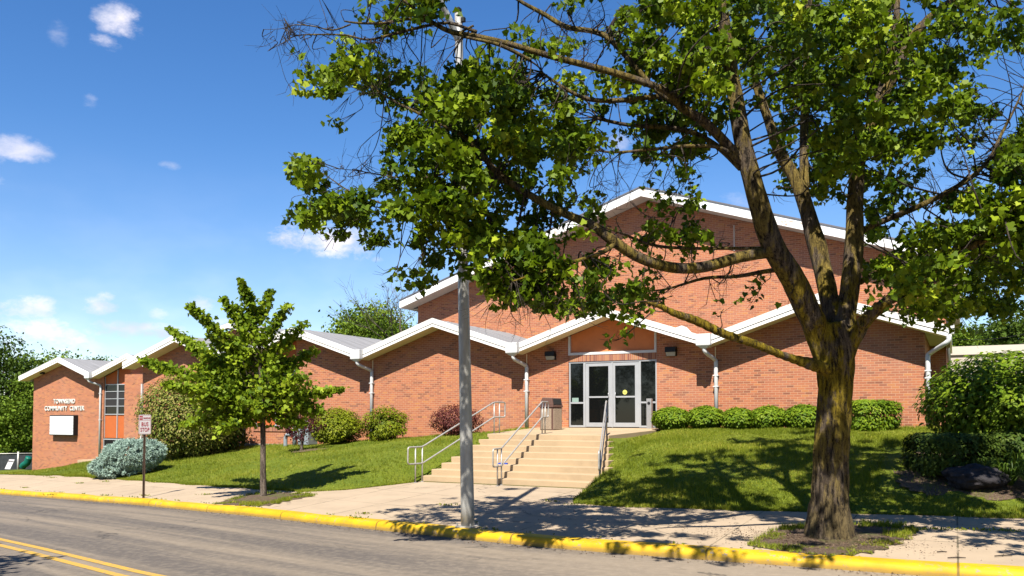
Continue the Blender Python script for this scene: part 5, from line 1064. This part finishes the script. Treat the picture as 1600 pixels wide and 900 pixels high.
far_tree('deciduous_tree', 'low green tree behind the annex, middle one of three', 'trees behind the annex', 1568, 650, 70, 7.3, 7, L_FAR, .28, 60, 8, zg=-1)
# thin nearly bare tree beside the hall
def bare_tree():
    O = UD(640, 690, 46); O.z = -1; root = thing('bare_tree', O, 'thin nearly leafless tree against the sky left of the hall gable', 'tree'); b = MB()
    def grow(p, d, l, r, k):
        e = p+d*l; b.tube([p, p.lerp(e, .5)+Vector((random.gauss(0, .04), random.gauss(0, .04), 0))*l, e], [r, r*.8, r*.6], 5, cap=False)
        if k == 0: return
        for _ in range(3): grow(e, (d+Vector((random.gauss(0, .45), random.gauss(0, .45), random.gauss(.12, .25)))).normalized(), l*random.uniform(.6, .8), r*.55, k-1)
    grow(Vector((0, 0, 0)), Vector((-.05, 0, 1)).normalized(), 3.2, .10, 5); o = b.build('trunk', M_BARK2, None, smooth=True); o.parent = root
    leaves('sparse_leaves', np.array([(random.gauss(-.2, .8), random.gauss(0, .6), random.uniform(4.5, 7)) for _ in range(300)])+np.array(O), .1, QUADL, L_FAR, root, origin=tuple(O))
bare_tree()
# trees across the street, out of view: one shades the near lane, the rest stand in the door glass, with more added to block low sky light
def near_tree(x, y, H, Wd, lm, seed, label, nl, zc=.35):
    z = -2.1; root = thing('street_tree', (x, y, z), label, 'tree', 'trees across the street'); rs = np.random.default_rng(seed); b = MB(); b.tube([(0, 0, -.2), (0, 0, H*.4), (.1, 0, H*.8)], [.2, .16, .05], 10)
    u = rs.normal(size=(nl, 3)); u /= np.linalg.norm(u, axis=1)[:, None]; u *= (rs.uniform(.2, 1, nl)**.5)[:, None]; c = u*np.array([Wd/2, Wd/2, H*(1-zc)/2])+np.array([0, 0, H*(1+zc)/2])
    P3 = (c[:, None, :]+rs.normal(size=(nl, 60, 3))*.28).reshape(-1, 3); o = b.build('trunk', M_BARK2, None, smooth=True); o.parent = root; leaves('crown', P3+np.array([x, y, z]), .2, QUADL, lm, root, origin=(x, y, z))
near_tree(-12.6, 1.9, 6.8, 4.8, L_MAPLE, 31, 'leafy tree across the street outside the left of the view', 70, .3)
for i, (x, y) in enumerate(((-9, -14), (-1, -13), (8, -12), (-19, -13), (17, -12), (-29, -14), (-4, -20), (12, -20))): near_tree(x, y, 14, 11.5, L_FARD, 40+i, 'dark leafy tree across the street behind the viewpoint', 190, .10)
# ---------------------------------------------------------------- grass
def tufts():
    pts = []; nb = []
    while len(pts) < 90000:
        x = random.uniform(-34, 9) if random.random() < .5 else random.uniform(-9, 5); ys = Ys(x); y = ys-.02+(25-ys)*random.random()**1.15
        if edge_l(y)-.02 < x < edge_r(y)+.02 and y > 17.7: continue
        if -12.25 < x < -7.7 and y > 20.5: continue
        if x < -31.5 and y > 24.5: y += random.uniform(0, 6)
        if -1.3 < x < 5.5 and 16.8 < y < 20.5 and random.random() < .85: continue
        pts.append((x, y, lz(x, y)-.004))
    for _ in range(9000):
        x = random.uniform(-31, 3); 
        if -12.1 < x < -7.05: continue
        y = Ys(x)-abs(random.gauss(0, .035))*(1+math.sin(x*3.1)); pts.append((x, y, G(x, y)-.002))
    for ol, n_, zz in ((olR, 2600, 0), (olL, 1500, 0)):
        c = sum(ol)/len(ol)
        for _ in range(n_):
            q = ol[random.randrange(len(ol))]; s = random.uniform(.45, 1.02)**.5; p = c+(q-c)*s; 
            if math.sin(p[0]*5)*math.sin(p[1]*7+1) > -.15: pts.append((p[0], p[1], G(p[0], p[1])+.01))
    P3 = np.array(pts); n = len(P3); rep = 3; P3 = np.repeat(P3, rep, 0)+np.concatenate([rng.normal(size=(n*rep, 2))*.02, np.zeros((n*rep, 1))], 1); m = len(P3)
    h = rng.uniform(.03, .075, m)*(1+.5*np.sin(P3[:, 0]*1.1)*np.sin(P3[:, 1]*1.7)); a = rng.uniform(0, 6.28, m); w_ = rng.uniform(.004, .008, m); le = rng.normal(size=(m, 2))*.025
    dx = np.stack([np.cos(a)*w_, np.sin(a)*w_, np.zeros(m)], 1); V = np.stack([P3-dx, P3+dx, P3+np.stack([le[:, 0], le[:, 1], h], 1)], 1).reshape(-1, 3).astype(np.float32)
    me = bpy.data.meshes.new('grass'); me.vertices.add(m*3); me.vertices.foreach_set('co', V.ravel()); me.loops.add(m*3); me.loops.foreach_set('vertex_index', np.arange(m*3, dtype=np.int32)); me.polygons.add(m); me.polygons.foreach_set('loop_start', np.arange(0, m*3, 3, dtype=np.int32)); me.polygons.foreach_set('loop_total', np.full(m, 3, np.int32))
    pt = .5+.25*np.sin(P3[:, 0]*.9+np.sin(P3[:, 1]*.8)*1.5)*np.sin(P3[:, 1]*1.3+.5)+rng.normal(size=m)*.22; at = me.attributes.new('rnd', 'FLOAT', 'POINT'); at.data.foreach_set('value', np.repeat(np.clip(pt, 0, 1), 3).astype(np.float32)); me.materials.append(L_GRASS); me.update()
    tag(link(bpy.data.objects.new('grass', me)), 'short sunlit grass blades covering the sloping lawn', 'grass', kind='stuff')
tufts()
# weeds in pavement cracks, mulch chips, leaf litter
pts = []
for (px, py) in [(100, 744.5), (75, 745), (125, 756), (40, 756), (80, 747), (165, 756), (240, 762), (320, 771), (570, 800), (700, 792), (735, 817), (560, 806), (78, 770), (226, 781), (165, 776), (860, 790), (900, 798), (1120, 800), (1330, 812), (1440, 835), (1470, 836), (1500, 836), (1530, 837), (1560, 838), (1590, 839), (1415, 834)]:
    z_ = -1.8 if px > 500 else (-1.95 if px > 250 else -2.2); q = UZ(px, py, z_)
    for _ in range(28): x, y = q.x+random.gauss(0, .12), q.y+random.gauss(0, .03); pts.append((x, y, G(x, y)+.005))
for i in range(40):
    x = random.uniform(-28, 3); q_ = 10
    for _ in range(random.randint(2, 9)): xx = x+random.gauss(0, .12); pts.append((xx, Yk(xx)+.16+random.gauss(0, .012), Zk(xx)+.005))
leaves('weeds', np.array(pts), .045, OVAL, L_GRASS, None, up=.2, droop=-.8); tag(bpy.data.objects['weeds'], 'tiny green weeds growing in pavement cracks and along the kerb', 'weeds', kind='stuff')
pts = []
for _ in range(1500):
    x = random.gauss(base.x-.2, .7); y = random.gauss(base.y-.25, .35)
    if y < Yk(x)+.16: continue
    pts.append((x, y, G(x, y)+.035))
for _ in range(260): x = random.uniform(-8, 1.5); y = random.uniform(Yk(x)+.2, Ys(x)); pts.append((x, y, G(x, y)+.006))
for _ in range(900): x = random.uniform(-22, 1.0); y = Yk(x)-.16-abs(random.gauss(0, .14)); pts.append((x, y, Zk(x)-.13-.012*abs(Yk(x)-y-.2)+.006))
leaves('mulch_chips', np.array(pts), .028, QUADL, leaf_mat('mulch', [(0, (.06, .035, .02)), (.6, (.16, .10, .06)), (1, (.35, .25, .16))], (.1, .06, .03), .05), None, up=2.5); tag(bpy.data.objects['mulch_chips'], 'scattered brown wood chips and leaf litter around the maple base', 'mulch', kind='stuff')
for i, (px, py, a, l, lab) in enumerate(((1472, 864, .1, .13, 'short dry twig on the pavement near the kerb, left one of three at right'), (1495, 872, .05, .22, 'long thin dry twig on the pavement near the kerb, middle one of three at right'), (1568, 870, .2, .24, 'forked dry twig on the pavement near the kerb, rightmost of three'))):
    q = UZ(px, py, -1.78); z = G(q.x, q.y)+.012; b = MB(); b.tube([(-l/2, 0, 0), (0, .012, .006), (l/2, 0, .002)], [.007, .009, .005], 6)
    if i == 2: b.tube([(0, .012, .004), (.06, .08, .008)], [.006, .003], 5)
    o = b.build('fallen_twig', M_TWIG, None, smooth=True); o.location = (q.x, q.y, z); o.rotation_euler = (0, 0, a+.4); tag(o, lab, 'twig', 'fallen twigs on the pavement')
